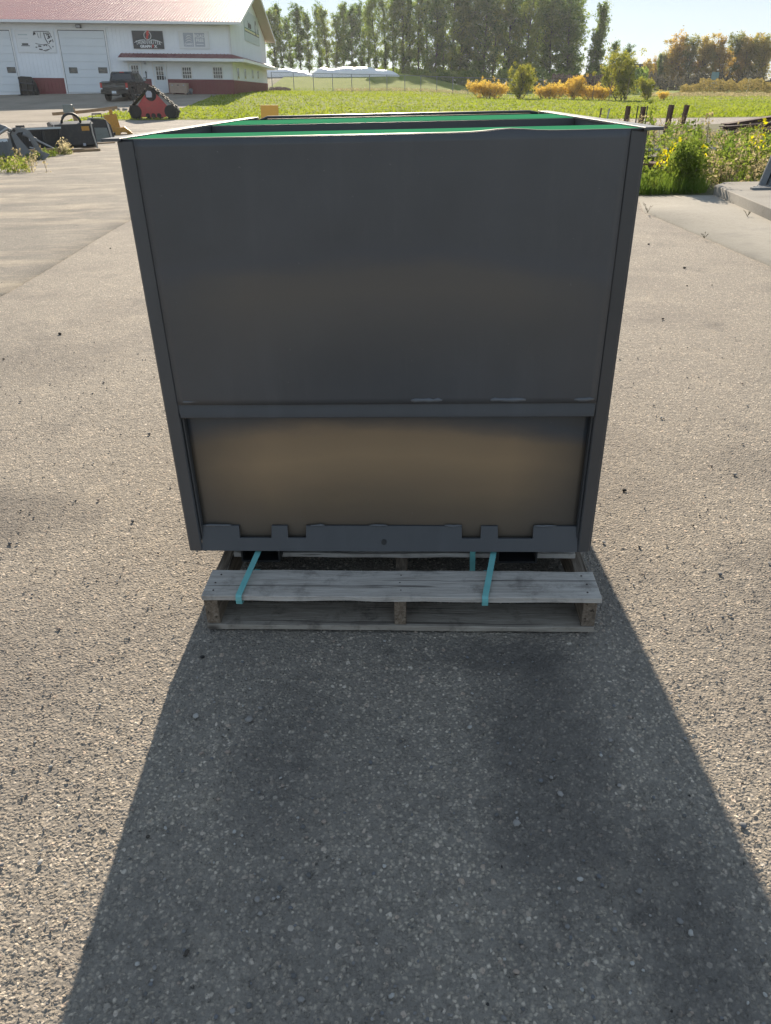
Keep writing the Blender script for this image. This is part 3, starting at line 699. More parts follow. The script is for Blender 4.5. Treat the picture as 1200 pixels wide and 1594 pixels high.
# ---- signs on the building (each a thing; group frame = the building's)
def sign(name, u0, u1, v0, v1, label, mat, depth=.05):
    vm = (v0 + v1) / 2
    x0 = bl(u0, vm)[0]; x1 = bl(u1, vm)[0]; um = (u0 + u1) / 2; z1 = bl(um, v0)[1]; z0 = bl(um, v1)[1]
    w, h = x1 - x0, z1 - z0
    o = thing(name, label, 'sign', BM @ Vector(((x0 + x1) / 2, -.03, (z0 + z1) / 2)), BE)
    obj('sign_panel', MB().box(-w / 2, w / 2, -depth, 0, -h / 2, h / 2), mat, o, bevel=.006)
    return o, w, h
o, w, h = sign('sign_board', 206.8, 254.5, 48, 76, 'dark grey board with a red bolt in a white ring and white lettering', M_dkgrey)
y = -.052
mb = MB(); n = 32
for k in range(n):
    a0 = 2 * math.pi * k / n; a1 = 2 * math.pi * (k + 1) / n; r0, r1 = h * .21, h * .245; cz = h * .235
    mb.prism([(r0 * math.cos(a0), cz + r0 * math.sin(a0)), (r1 * math.cos(a0), cz + r1 * math.sin(a0)), (r1 * math.cos(a1), cz + r1 * math.sin(a1)), (r0 * math.cos(a1), cz + r0 * math.sin(a1))], y - .006, y, 'y')
obj('ring', mb, M_signwhite, o)
cz = h * .26
mb = MB(); mb.prism([(-.01, cz + .26 * h), (.14 * h, cz + .24 * h), (.07 * h, cz + .08 * h), (.13 * h, cz + .05 * h), (.0, cz - .12 * h), (.06 * h, cz - .14 * h), (-.11 * h, cz - .27 * h), (-.07 * h, cz - .16 * h), (-.13 * h, cz - .13 * h), (-.04 * h, cz + .02 * h), (-.10 * h, cz + .04 * h)], y - .012, y - .0065, 'y')
obj('bolt', mb, M_signred, o)
for k, ch in enumerate('THUNDERRIVER'):                # arched line, first and last capitals larger
    f = (k - 5.5) / 5.5
    textmesh('letter', ch, h * (.32 if k in (0, 7) else .26), M_signwhite, o, (f * w * .37, y - .004, -h * (.135 + .05 * f * f)), .004, bold=.010, sx=.60)
for s in (-1, 1):
    mb = MB(); pts = [(s * w * (.10 + .36 * q), y - .003, -h * (.00 + .17 * (q ** 2.2))) for q in np.linspace(.0, 1, 8)]; mb.tube(pts, [h * .012, h * .022, h * .026, h * .026, h * .026, h * .024, h * .02, h * .01], 6); obj('flourish', mb, M_signwhite, o)
textmesh('lettering', 'GRAPH', h * .21, M_signwhite, o, (-w * .095, y - .004, -h * .375), .004, bold=.014, sx=1.1)
textmesh('lettering', 'X', h * .21, M_signwhite, o, (w * .225, y - .004, -h * .375), .004, bold=.014, sx=1.1)
mb = MB(); mb.prism([(w * .13, -h * .26), (w * .17, -h * .26), (w * .145, -h * .36), (w * .165, -h * .36), (w * .12, -h * .48), (w * .13, -h * .385), (w * .11, -h * .385)], y - .01, y, 'y'); obj('bolt', mb, M_signred, o)

o, w, h = sign('sign_board', 278.5, 325.5, 48.5, 76, 'pale framed sign with two grey squares, arched logo left and FREE lettering right', M_signwhite)
for s in (-1, 1):
    cx_ = s * w * .185 + .02
    obj('grey_square', MB().box(cx_ - w * .165, cx_ + w * .165, -.056, -.0505, -h * .38, h * .40), M_signgrey, o)
    obj('end_strip', MB().box(*sorted((s * w * .49, s * w * .47)), -.075, -.0505, -h * .49, h * .49), M_trim, o)
cx_ = -w * .185 + .02
for dz, ln in ((.24, .7), (.10, .85), (-.04, 1.0)):
    mb = MB(); mb.tube([(cx_ - w * .12 * ln, -.058, h * (dz - .10)), (cx_ - w * .02, -.058, h * dz), (cx_ + w * .05, -.058, h * (dz + .015)), (cx_ + w * .11, -.058, h * (dz - .07))], [h * .01, h * .035, h * .035, h * .012], 6); obj('logo_stroke', mb, M_signwhite, o)
textmesh('lettering', 'CAMSO', h * .17, M_signwhite, o, (cx_, -.058, -h * .25), .003, bold=.008)
cx_ = w * .185 + .02
textmesh('lettering', 'ROAD', h * .25, M_signwhite, o, (cx_, -.058, h * .21), .003, bold=.010)
textmesh('lettering', 'FREE', h * .25, M_signwhite, o, (cx_, -.058, -.03), .003, bold=.010)
obj('print_line', MB().box(cx_ - w * .12, cx_ + w * .12, -.06, -.0565, -h * .27, -h * .22), M_signwhite, o)

o, w, h = sign('sign_board', 25.5, 86, 47.5, 82, 'white board between the garage doors with a line drawing of a machine', M_signwhite)
dw = w
obj('end_strip', MB().box(-w * .497, -w * .485, -.07, -.0505, -h * .49, h * .49), M_trim, o)
obj('text_block', MB().box(-w * .36, -w * .20, -.055, -.0505, -h * .16, -h * .08).box(-w * .385, -w * .165, -.0553, -.0505, -h * .21, -h * .175), M_signink, o)
obj('text_line', MB().box(-w * .42, -w * .18, -.0545, -.0505, h * .28, h * .33).box(-w * .42, -w * .18, -.0545, -.0505, h * .14, h * .155), M_signpale, o)
mb = MB()
def stroke(pts, r=.012): mb.tube([(w * (-.02 + a * .46), -.053, h * (.46 - b * .86)) for a, b in pts], h * r, 5)
stroke([(.02, .02), (.55, .0), (.9, .02)], .014); stroke([(.0, .2), (.04, .05)], .03); stroke([(.05, .12), (.12, .1)], .05); stroke([(.22, .05), (.25, .3), (.3, .34)], .010); stroke([(.4, .03), (.39, .36)], .008)
stroke([(.58, .06), (.62, .38), (.72, .6)], .022); stroke([(.64, .10), (.92, .08), (.98, .3)], .02); stroke([(.72, .18), (.86, .16), (.84, .34), (.74, .36)], .03); stroke([(.80, .25), (.9, .3)], .04)
stroke([(.02, .62), (.14, .66), (.42, .70), (.62, .68), (.82, .62)], .014); stroke([(.16, .76), (.32, .78)], .032); stroke([(.46, .76), (.56, .68), (.66, .76)], .024); stroke([(.18, .93), (.36, .96)], .030); stroke([(.40, 1.0), (.6, .97), (.76, .92)], .018)
stroke([(.8, .56), (.94, .46)], .030); stroke([(.74, .72), (.86, .92)], .016); stroke([(.0, .82), (.08, .84)], .024); stroke([(.95, .78), (.99, .8)], .03); stroke([(1.0, .4), (1.03, .56)], .018); stroke([(.44, .97), (.5, 1.04), (.66, 1.0)], .008)
obj('machine_drawing', mb, M_signink, o)

# sign on the gable
ya, zt_ = bs(377, 13); yb = bs(400.5, 30)[0]; zb_ = bs(379, 62)[1]
w, h = yb - ya, zt_ - zb_
GMx = BM @ Matrix.Rotation(math.pi / 2, 4, 'Z')
o = thing('sign_board', 'tall faded sign with big letter C and stripes on the gable wall', 'sign', BM @ Vector((.03, (ya + yb) / 2, (zt_ + zb_) / 2)), GMx.to_euler())
obj('sign_panel', MB().box(-w / 2, w / 2, -.04, 0, -h / 2, h / 2), M_signpale, o)
textmesh('lettering', 'hattem', h * .30, M_signink, o, (-w * .17, -.052, h * .06), .006, bold=.03, sx=1.0)
textmesh('lettering', 'C', h * .72, M_signink, o, (w * .24, -.054, h * .04), .006, bold=.06, sx=.70)
textmesh('lettering', 'n', h * .34, M_signink, o, (w * .41, -.052, h * .02), .006, bold=.03, sx=.8)
obj('green_stripe', MB().box(-w * .49, w * .2, -.046, -.0405, -h * .10, -h * .065).box(w * .36, w * .49, -.046, -.0405, -h * .10, -h * .065), M_signgreen, o)
obj('yellow_stripe', MB().box(-w * .49, w * .49, -.045, -.0405, -h * .17, -h * .105), M_signyellow, o)
obj('dark_stripe', MB().box(-w * .49, w * .49, -.046, -.0405, -h * .205, -h * .175), M_signink, o)

# ================================================================== PICKUP TRUCK
M_truck = paint('black_truck_paint', (.006, .0075, .010), .25, .1, spec=.4, coat=.15, dirt=(.012, .012, .012))
M_tyre = paint('tyre_rubber', (.018, .018, .018), .85, .1, bump=.2)
M_rim = paint('dark_rim', (.03, .03, .032), .4, metal=.6)
M_chrome = paint('grey_bumper', (.09, .095, .10), .35, metal=.7)
t = NT('tail_lens'); t.P(Base_Color=(.45, .02, .02), Roughness=.15); M_tail = t.m
M_plate = paint('licence_plate', (.62, .68, .74), .5)
tp = onground(187, 154, 61.0)
K = thing('pickup_truck', 'black crew cab pickup truck parked in front of the garage doors, tail towards the yard', 'truck', (tp.x, tp.y, tp.z), (0, 0.02, .02))
def arch(yc, r, z0): return [(yc + r * math.cos(a), z0 + r * math.sin(a)) for a in np.linspace(math.pi, 0, 9)]
low = [(-.95, .62), (-.95, 1.17), (.92, 1.20), (.95, 1.18), (3.1, 1.20), (3.35, 1.17), (4.35, 1.10), (4.62, 1.0), (4.68, .55), (4.3, .42)]
low += [(4.25, .45)] + [(q[0], q[1]) for q in arch(3.75, .49, .44)][::-1] + [(3.2, .42), (.6, .42)] + [(q[0], q[1]) for q in arch(0, .49, .44)][::-1] + [(-.55, .50)]
obj('body', MB().prism(low, -.98, .98, 'x'), M_truck, K, bevel=.05)
def loft(sec):
    mb = MB(); V = []
    for (y0, y1, z, w) in sec: V += [(-w, y0, z), (w, y0, z), (w, y1, z), (-w, y1, z)]
    Fs = [(i * 4 + k, i * 4 + (k + 1) % 4, i * 4 + 4 + (k + 1) % 4, i * 4 + 4 + k) for i in range(len(sec) - 1) for k in range(4)] + [(3, 2, 1, 0), tuple(len(sec) * 4 - 4 + k for k in range(4))]
    return mb.add(V, Fs)
obj('cab', loft([(1.0, 3.45, 1.17, .95), (1.02, 3.38, 1.30, .94), (1.18, 2.75, 1.80, .80), (1.28, 2.55, 1.87, .74)]), M_truck, K, bevel=.05)
obj('rear_window', MB().add([(-.74, 1.035, 1.36), (.74, 1.035, 1.36), (.66, 1.145, 1.74), (-.66, 1.145, 1.74), (-.74, 1.075, 1.36), (.74, 1.075, 1.36), (.66, 1.185, 1.74), (-.66, 1.185, 1.74)], [(0, 1, 2, 3), (7, 6, 5, 4), (0, 4, 5, 1), (1, 5, 6, 2), (2, 6, 7, 3), (3, 7, 4, 0)]), M_glass, K)
for s in (-1, 1):
    for ya, yb, yc, yd in ((1.16, 1.95, 1.92, 1.26), (2.03, 3.05, 2.60, 2.0)):
        mb = MB(); V = [(s * .925, ya, 1.36), (s * .925, yb, 1.36), (s * .822, yc, 1.74), (s * .822, yd, 1.74)]; V += [(s * (abs(p[0]) + .014), p[1], p[2]) for p in V]
        mb.add(V, [(0, 1, 2, 3), (7, 6, 5, 4), (0, 4, 5, 1), (1, 5, 6, 2), (2, 6, 7, 3), (3, 7, 4, 0)]); obj('side_window', mb, M_glass, K)
    for ya, yb in ((1.06, 1.98), (2.0, 3.15)):
        dd = obj('door', MB().box(*sorted((s * .982, s * .990)), ya + .01, yb - .01, .55, 1.165), M_truck, K, bevel=.004); obj('door_handle', MB().box(*sorted((s * .991, s * 1.015)), ya + .08, ya + .27, 1.03, 1.07), M_chrome, dd)
    obj('tail_light', MB().box(*sorted((s * .84, s * .99)), -.972, -.90, .82, 1.13), M_tail, K, bevel=.01)
    obj('reverse_lens', MB().box(*sorted((s * .845, s * .985)), -.974, -.952, .735, .815), M_plate, K)
    mr = obj('mirror', MB().box(*sorted((s * 1.02, s * 1.24)), 2.82, 2.95, 1.28, 1.52), M_truck, K, bevel=.03); obj('mirror_glass', MB().box(*sorted((s * 1.04, s * 1.22)), 2.805, 2.8195, 1.30, 1.50), M_signpale, mr)
    obj('side_step', MB().tube([(s * 1.02, .75, .40), (s * 1.06, .95, .36), (s * 1.06, 2.9, .36), (s * 1.02, 3.1, .40)], .045, 8), M_chrome, K)
    for yc in (0, 3.75):
        wo = thing('wheel', None, None, (s * .84, yc, .405)); wo.parent = K
        obj('tyre', MB().lathe([(-.14, .24), (-.14, .37), (-.11, .40), (.11, .40), (.14, .37), (.14, .24)], (0, 0, 0), 'x', 28), M_tyre, wo, smooth=False)
        mb = MB(); mb.lathe([(-.12, .235), (.12, .235)], (0, 0, 0), 'x', 20)
        for k in range(5):
            a = 2 * math.pi * k / 5; mb.bar((s * .13, .05 * math.cos(a), .05 * math.sin(a)), (s * .13, .23 * math.cos(a), .23 * math.sin(a)), .05, .03, (1, 0, 0))
        obj('rim', mb, M_rim, wo)
tg = obj('tailgate', MB().box(-.83, .83, -.985, -.952, .70, 1.16), M_truck, K, bevel=.015); obj('tailgate_handle', MB().box(-.14, .14, -.996, -.986, 1.00, 1.07), M_chrome, tg); obj('tailgate_band', MB().box(-.80, .80, -.991, -.9855, .86, .98), M_chrome, tg)
bp = obj('rear_bumper', MB().box(-.97, .97, -1.09, -.93, .44, .66), M_truck, K, bevel=.03); obj('licence_plate', MB().box(-.16, .16, -1.10, -1.0915, .47, .63), M_plate, bp)
obj('brake_lamp', MB().box(-.16, .16, 1.20, 1.27, 1.80, 1.86), M_tail, K)
obj('bed_cover', MB().box(-.86, .86, -.90, .92, 1.205, 1.235), M_black, K, bevel=.01)

# ================================================================== RED TRACK UNIT ON THE LAWN EDGE
M_redtrack = paint('red_track_frame', (.42, .05, .05), .45, .1, dirt=(.2, .07, .06))
q = onground(242, 185.5, 44.6)
TU = thing('track_unit', 'red triangular rubber track unit standing on the lawn edge beside the road', 'track unit', (q.x, q.y, q.z), (0, .02, .03))
ro = [(-.92, .36), (.92, .36), (.0, 1.26)]; rr = [.36, .36, .27]
def belt(off):
    pts = []
    def arc(c, r, a0, a1, n):
        for k in range(n + 1):
            a = a0 + (a1 - a0) * k / n; pts.append((c[0] + (r + off) * math.cos(a), c[1] + (r + off) * math.sin(a)))
    arc(ro[1], rr[1], -math.pi / 2, math.radians(43), 8); arc(ro[2], rr[2], math.radians(43), math.radians(137), 8); arc(ro[0], rr[0], math.radians(137), math.radians(270), 8)
    return pts
outer, inner = belt(.0), belt(-.05); n = len(outer)
mb = MB(); V = []
for (pi_, po) in zip(inner, outer): V += [(pi_[0], -.3, pi_[1]), (po[0], -.3, po[1]), (po[0], .3, po[1]), (pi_[0], .3, pi_[1])]
Fs = [(i * 4 + k, i * 4 + (k + 1) % 4, ((i + 1) % n) * 4 + (k + 1) % 4, ((i + 1) % n) * 4 + k) for i in range(n) for k in range(4)]
mb.add(V, Fs); tb = obj('track_belt', mb, M_tyre, TU)
# lugs evenly along the belt
P = [Vector((a, 0, b)) for a, b in outer] + [Vector((outer[0][0], 0, outer[0][1]))]
cum = [0]
for i in range(n): cum.append(cum[-1] + (P[i + 1] - P[i]).length)
NL = 46
for k in range(NL):
    d = cum[-1] * k / NL; i = max(j for j in range(n) if cum[j] <= d); f = (d - cum[i]) / max(1e-6, cum[i + 1] - cum[i]); p = P[i].lerp(P[i + 1], f); tdir = (P[i + 1] - P[i]).normalized(); nn = Vector((tdir.z, 0, -tdir.x))
    M = Matrix((tdir, Vector((0, 1, 0)), nn)).transposed().to_4x4(); M.translation = p
    obj('lug', MB().box(-.035, .035, -.29 if k % 2 else -.05, .05 if k % 2 else .29, .001, .05, M), M_tyre, tb)
mb = MB(); mb.prism([(-.66, .10), (.66, .10), (.84, .58), (.28, 1.20), (.0, 1.40), (-.28, 1.20), (-.84, .58)], -.27, -.20, 'y'); obj('red_frame', mb, M_redtrack, TU, bevel=.02)
for s in (-1, 1):
    obj('idler_wheel', MB().lathe([(-.30, .10), (-.305, .27), (-.28, .31), (.25, .31), (.25, .05)], (s * .92, 0, .36), 'y', 28), M_tyre, TU)
for x in (-.30, .0, .30): obj('roller', MB().lathe([(-.285, .06), (-.29, .115), (.25, .125), (.25, .05)], (x, 0, .17), 'y', 18), M_tyre, TU)
hb = obj('drive_sprocket', MB().lathe([(-.285, .16), (-.30, .28), (-.26, .31), (.2, .31), (.2, .05)], (-.01, 0, 1.15), 'y', 28), M_tyre, TU)
obj('hub_plate', MB().prism([(-.24, 1.02), (.05, 1.02), (.08, 1.2), (.02, 1.31), (-.14, 1.33), (-.24, 1.22)], -.325, -.3005, 'y'), M_signgrey, hb)

# ================================================================== THINGS BY THE BUILDING
p_ = BM @ Vector((bl(279, 140)[0], -.75, 0)); g_ = onground(280, 145.3, p_.y)
M_crate = paint('crate_board', (.42, .31, .24), .8, .12, 3, bump=.3)
CR = thing('wooden_crate', 'pale wooden crate on runners beside the white office door', 'crate', (g_.x, g_.y, g_.z), (0, .03, .058))
for k in range(4): obj('plank', MB().box(-.68, .68, -.43, -.40, .10 + k * .17, .265 + k * .17), M_crate, CR, bevel=.006)
obj('crate_end', MB().box(-.675, -.645, -.395, .40, .1, .77).box(.645, .675, -.395, .40, .1, .77), M_crate, CR)
obj('lid', MB().box(-.70, .70, -.44, .42, .775, .80), M_crate, CR)
obj('crate_back', MB().box(-.64, .64, .37, .40, .1, .77), M_crate, CR)
for s in (-1, 1):
    obj('runner', MB().box(s * .5 - .05, s * .5 + .05, -.42, .40, 0, .098), M_crate, CR); obj('cleat', MB().box(s * .45 - .05, s * .45 + .05, -.445, -.431, .60, .68), M_signgrey, CR)
obj('latch', MB().box(-.08, .08, -.445, -.431, .62, .68), M_dkgrey, CR)
g_ = onground(296, 145, 67.9)
mb = MB()
for k in range(7): mb.blob((random.uniform(-.25, .25), random.uniform(-.15, .15), .12 + random.uniform(0, .22)), (random.uniform(.1, .2), .14, random.uniform(.1, .16)))
tag(obj('scrap_heap', mb, paint('scrap_grey', (.16, .165, .18), .5, .5, 6), loc=g_), 'small heap of grey metal parts next to the wooden crate', 'scrap')
# black bucket leaning by the left garage door
g_ = onground(47, 146.5, 67.3)
AT = thing('loader_attachment', 'black loader attachment stood on its edge between the two garage doors', 'attachment', (g_.x, g_.y, g_.z), (0, .02, .12))
obj('curved_shell', MB().prism([(-.72, .05), (-.72, 1.25), (-.45, 1.32), (.35, 1.28), (.62, .8), (.74, .12), (.6, 0), (-.6, 0)], .0, .08, 'y'), M_black, AT, bevel=.02)
for x in (-.62, -.1, .35): obj('rib', MB().prism([(-.45, .02), (-.08, .05), (-.02, 1.0), (-.12, 1.1), (-.3, .7)], x, x + .06, 'x'), M_black, AT)
obj('cross_tube', MB().tube([(-.6, -.18, .85), (.5, -.18, .78)], .05, 8).tube([(-.6, -.25, .35), (.6, -.25, .32)], .05, 8), M_dkgrey, AT)
obj('decal', MB().box(-.70, -.655, -.012, -.001, .3, 1.1), M_signgrey, AT); obj('foot', MB().box(-.8, .75, -.45, .0, -.02, .04), M_black, AT)

# ================================================================== ATTACHMENTS STORED ALONG THE LEFT OF THE YARD
M_grey = paint('grey_steel', (.17, .185, .20), .5, .12, 4, dirt=(.16, .14, .11))
M_satin = paint('satin_black', (.020, .022, .025), .45, .15, 4, dirt=(.09, .08, .07))
M_olive = paint('grey_green_steel', (.17, .20, .19), .4, .1, 4, dirt=(.14, .12, .09))
M_yellow = paint('yellow_paint', (.52, .26, .035), .45, .12, 5, dirt=(.18, .11, .05))
M_lumber = paint('lumber', (.30, .20, .11), .8, .2, 6, bump=.3)
M_bright = paint('worn_steel', (.45, .44, .42), .35, .2, 8, metal=.5)
M_hose = paint('rubber_hose', (.02, .022, .024), .6)
# grapple
g_ = flat(30, 252); y0 = g_.y; 
GR = thing('grapple_bucket', 'grey skeleton grapple with a curved side plate, nearest of the stored attachments', 'attachment', (g_.x, y0, 0), (0, 0, .50)); GR.scale = (.84, .84, .80)
# side plate with a leaf-shaped opening, built as ring between two outlines
out_ = [(.0, .0), (-.1, .5), (-.15, .80), (-.05, .95), (.2, .98), (.42, .90), (.56, .6), (.66, .25), (.9, .12), (.74, .0), (.55, -.06), (.25, .02)]
inn_ = [(.30, .28), (.10, .60), (.0, .80), (.08, .85), (.22, .86), (.34, .80), (.44, .62), (.50, .40), (.56, .16), (.52, .13), (.46, .14), (.38, .20)]
mb = MB(); k = len(out_)
V = [(a, -.02, b) for a, b in out_] + [(a, -.02, b) for a, b in inn_] + [(a, .02, b) for a, b in out_] + [(a, .02, b) for a, b in inn_]
Fs = []
for i in range(k):
    j = (i + 1) % k; Fs += [(i, j, k + j, k + i), (2 * k + i, 3 * k + i, 3 * k + j, 2 * k + j), (i, 2 * k + i, 2 * k + j, j), (k + i, k + j, 3 * k + j, 3 * k + i)]
mb.add(V, Fs); side_me = obj('side_plate', mb, M_grey, GR, loc=(.1, 0, .06))
c2 = side_me.copy(); C.objects.link(c2); c2.parent = GR; c2.location = (.1, 1.5, .06)
tine = [(p[0] + .1, p[1] + .06) for p in [(-.12, .5), (-.17, .82), (-.02, .93), (.0, .8), (-.02, .5), (.1, .2), (.75, .02), (.7, -.04), (.05, .06)]]
for k in range(5): obj('tine', MB().prism(tine, .25 + k * .25, .28 + k * .25, 'y'), M_satin, GR)
obj('back_sheet', MB().box(-.10, -.06, .03, 1.48, .12, .9), M_satin, GR)
obj('front_fins', MB().box(-.62, -.58, -.05, .0, .1, .66).box(-.5, -.46, -.05, 0, .1, .66).box(-.38, -.34, -.05, 0, .1, .66).box(-.26, -.22, -.05, 0, .1, .66).box(-.8, -.1, .0, .04, .06, .74), M_grey, GR)
obj('label_strip', MB().box(-.76, -.55, -.012, -.001, .64, .73).box(-.52, -.2, -.012, -.001, .64, .73), M_plate, GR)
obj('upper_jaw', MB().prism([(-.7, .8), (-.7, 1.15), (-.35, 1.2), (-.1, 1.1), (-.05, .98), (-.3, .92)], .2, .8, 'y'), M_grey, GR, bevel=.03)
obj('cylinder', MB().tube([(-.6, .1, .78), (-.1, .1, 1.05)], .045, 10).tube([(-.1, .1, 1.05), (.12, .1, .95)], .025, 8), M_bright, GR)
obj('pivot_pin', MB().lathe([(-.06, .05), (.06, .05)], (.06, -.0, .98), 'y', 12), M_black, GR)
# trencher-like black frame
g_ = flat(72, 240)
FR = thing('attachment_frame', 'black attachment frame with bright cylinder rods between the grapple and the big bucket', 'attachment', (g_.x, g_.y, 0), (0, 0, .55))
obj('top_beam', MB().box(-.95, .62, .0, .12, .66, .76), M_satin, FR, bevel=.01); obj('back_sheet', MB().box(-.9, .55, .3, .34, .05, .66), M_satin, FR)
for x in (-.6, .0, .5): obj('upright', MB().box(x, x + .08, .02, .12, .02, .66), M_satin, FR, bevel=.01)
obj('top_strip', MB().box(-.95, .60, -.012, -.001, .70, .75), M_signpale, FR); obj('lower_beam', MB().box(-.5, .62, -.2, -.1, .08, .18), M_satin, FR, bevel=.01)
obj('cylinder_rod', MB().tube([(-.35, -.06, .5), (.3, -.2, .12)], .028, 8), M_bright, FR); obj('cylinder_rod', MB().tube([(-.45, -.08, .22), (.1, -.25, .05)], .022, 8), M_bright, FR); obj('cylinder', MB().tube([(-.55, -.03, .60), (-.2, -.1, .42)], .05, 10), M_grey, FR)
obj('decal', MB().box(-.38, -.22, .285, .299, .38, .48), M_plate, FR); obj('mount_tab', MB().box(-.7, -.45, .0, .1, .77, .83), M_satin, FR)
# big black bucket
g_ = flat(122, 236)
BK = thing('loader_bucket', 'large black loader bucket with a yellow sticker and a looped hose on top', 'bucket', (g_.x, g_.y, 0), (0, 0, .60))
prof = [(0, .12), (.02, .72), (.35, .80), (.8, .78), (.84, .70), (.42, .70), (.12, .62), (.1, .2), (.5, .06), (.5, .0), (.06, .05)]
BW = .62
obj('shell', MB().prism([(a, b + .08) for a, b in prof], -BW, BW, 'x'), M_satin, BK, bevel=.008)
for s in (-1, 1): obj('end_plate', MB().prism([(0, .14), (.02, .80), (.35, .88), (.82, .84), (.62, .4), (.5, .08)], *sorted((s * (BW + .002), s * (BW + .03))), 'x'), M_satin, BK)
obj('edge_strip', MB().box(-.62, -.58, -.02, -.001, .12, .80), M_bright, BK); obj('edge_strip', MB().tube([(.56, -.03, .86), (.56, -.03, .5), (.62, -.04, .06)], .025, 6), M_bright, BK)
obj('sticker', MB().box(.24, .48, -.012, -.0005, .60, .73), M_yellow, BK); obj('grease_mark', MB().box(.20, .28, -.010, -.0005, .16, .24), M_signgrey, BK)
hs = MB(); hs.tube([(.0 + .30 * math.cos(a), .2, .80 + .30 * math.sin(a)) for a in np.linspace(math.pi * .98, .15, 12)], .04, 8); obj('hose', hs, M_hose, BK, smooth=True)
# grey-green bucket
g_ = flat(160, 224)
B2 = thing('loader_bucket', 'grey-green sheet metal bucket standing on end behind the black bucket', 'bucket', (g_.x, g_.y, 0), (0, 0, .55)); B2.scale = (.84, .84, .9)
obj('shell', MB().prism([(-.5, .02), (-.45, .75), (-.3, .95), (.3, .92), (.5, .70), (.62, .05)], .0, .9, 'y'), M_satin, B2, bevel=.03)
obj('face_sheet', MB().prism([(-.28, .08), (-.25, .62), (.30, .60), (.40, .08)], -.03, -.002, 'y'), M_olive, B2, bevel=.01); obj('top_sheet', MB().box(-.33, .30, .02, .85, .955, .985), M_olive, B2, bevel=.01)
obj('rib', MB().box(-.42, -.36, -.06, -.001, .05, .8), M_bright, B2); obj('rib', MB().prism([(.42, .05), (.50, .05), (.40, .72), (.32, .85)], -.06, -.001, 'y'), M_bright, B2); obj('handle', MB().tube([(-.2, .2, .98), (-.2, .2, 1.12), (.2, .2, 1.12), (.2, .2, .98)], .03, 8), M_satin, B2)
# yellow attachment
g_ = flat(184, 217)
YL = thing('yellow_attachment', 'worn yellow bucket attachment with a tall mounting plate, farthest of the row', 'attachment', (g_.x, g_.y, .03), (0, 0, .30)); YL.scale = (.78, .78, .72)
obj('mount_plate', MB().prism([(-.42, .35), (-.55, 1.22), (.12, 1.28), (.25, .3)], .0, .06, 'y'), M_yellow, YL, bevel=.01); obj('lug_tab', MB().box(-.22, -.05, .0, .05, 1.2, 1.5), M_yellow, YL, bevel=.02)
obj('bucket_shell', MB().prism([(-.05, .55), (.45, .6), (.72, .35), (.85, .0), (.6, -.02), (.5, .3), (.2, .35), (.1, .0), (-.1, .0)], -.25, .5, 'y'), M_yellow, YL, bevel=.02)
for k in range(4): obj('tooth', MB().prism([(.66 + k * .07, .40 - k * .08), (.74 + k * .07, .36 - k * .08), (.84 + k * .05, -.05), (.76 + k * .05, -.05)], -.40, -.27, 'y'), M_yellow, YL)
obj('dark_mouth', MB().prism([(-.35, .0), (-.3, .3), (.05, .34), (.1, .0)], -.05, .3, 'y'), M_black, YL); obj('arm', MB().box(-.95, -.5, .02, .1, .78, .90), M_yellow, YL)
# timber post with rails
p0 = at(124, 205, 39.); p1 = at(112, 168, 39.); r0 = at(82, 177.5, 39.3); r1 = at(182, 167.5, 39.3)
p0.z = T(p0.x, p0.y) - .05
TP = thing('timber_barrier', 'leaning timber post with a long crooked rail behind the stored attachments', 'barrier', (p0.x, p0.y, p0.z))
L_ = lambda q: Vector(q) - Vector((p0.x, p0.y, p0.z))
obj('post', MB().bar((0, 0, 0), L_(p1), .17, .17), M_lumber, TP, bevel=.01); obj('rail', MB().bar(L_(r0), L_((r0 + r1) / 2 + Vector((0, 0, -.03))), .12, .13).bar(L_((r0 + r1) / 2 + Vector((0, 0.001, -.03))), L_(r1), .115, .125), M_lumber, TP)
b_ = at(106, 170, 38.8); obj('bracket', MB().box(-.22, .22, -.1, .1, -.15, .2), M_olive, TP, L_(b_), bevel=.02)
g_ = onground(172, 172.5); obj_ = MB()
for k in range(7): obj_.blob((k * .28 - .6 + random.uniform(-.1, .1), random.uniform(-.2, .2), .06), (random.uniform(.1, .2), .13, random.uniform(.06, .14)), 7, 4)
tag(obj('stone_edging', obj_, M_conc2, loc=g_), 'few pale stones lying at the end of the lawn strip near the crooked rail', 'stones')
# dunnage under the attachments
for (u, v, a, L, w_, h_, lb) in ((70, 243, -.35, 1.1, .24, .2, 'short thick timber block under the black attachment frame'), (118, 239.5, -.42, 1.5, .16, .12, 'grey timber laid under the front of the big black bucket'),
                           (141, 233, -.35, .5, .16, .12, 'short timber offcut under the right end of the black bucket'), (160, 228, -.3, .9, .16, .13, 'timber under the grey-green bucket'), (178, 222.5, -.25, .7, .15, .12, 'timber under the yellow attachment')):
    g_ = flat(u, v); mb = MB().box(-L / 2, L / 2, -w_ / 2, w_ / 2, 0, h_); tag(obj('timber_block', mb, M_lumber, loc=(g_.x, g_.y, .0), rot=(0, 0, a + .95), bevel=.008), lb, 'timber', 'timbers under the stored attachments')
# yellow panel seen over the back of the bin
g_ = at(417.5, 163.5, 24.0); w_ = (at(431.5, 164, 24) - at(404, 164, 24)).x
YP = thing('yellow_stand', 'orange yellow steel panel on legs standing beyond the back of the bin', 'panel', (g_.x, 24.0, 0), (0, 0.018, 0))
obj('panel_sheet', MB().box(-w_ / 2, w_ / 2, 0, .05, .45, g_.z), paint('orange_yellow', (.80, .44, .07), .5, .06), YP, bevel=.008)
for s in (-1, 1): obj('leg', MB().box(s * w_ * .4 - .03, s * w_ * .4 + .03, .055, .11, 0, .9), M_yellow, YP)
obj('foot_bar', MB().box(-w_ / 2, w_ / 2, -.3, .4, -.0, .05), M_yellow, YP)

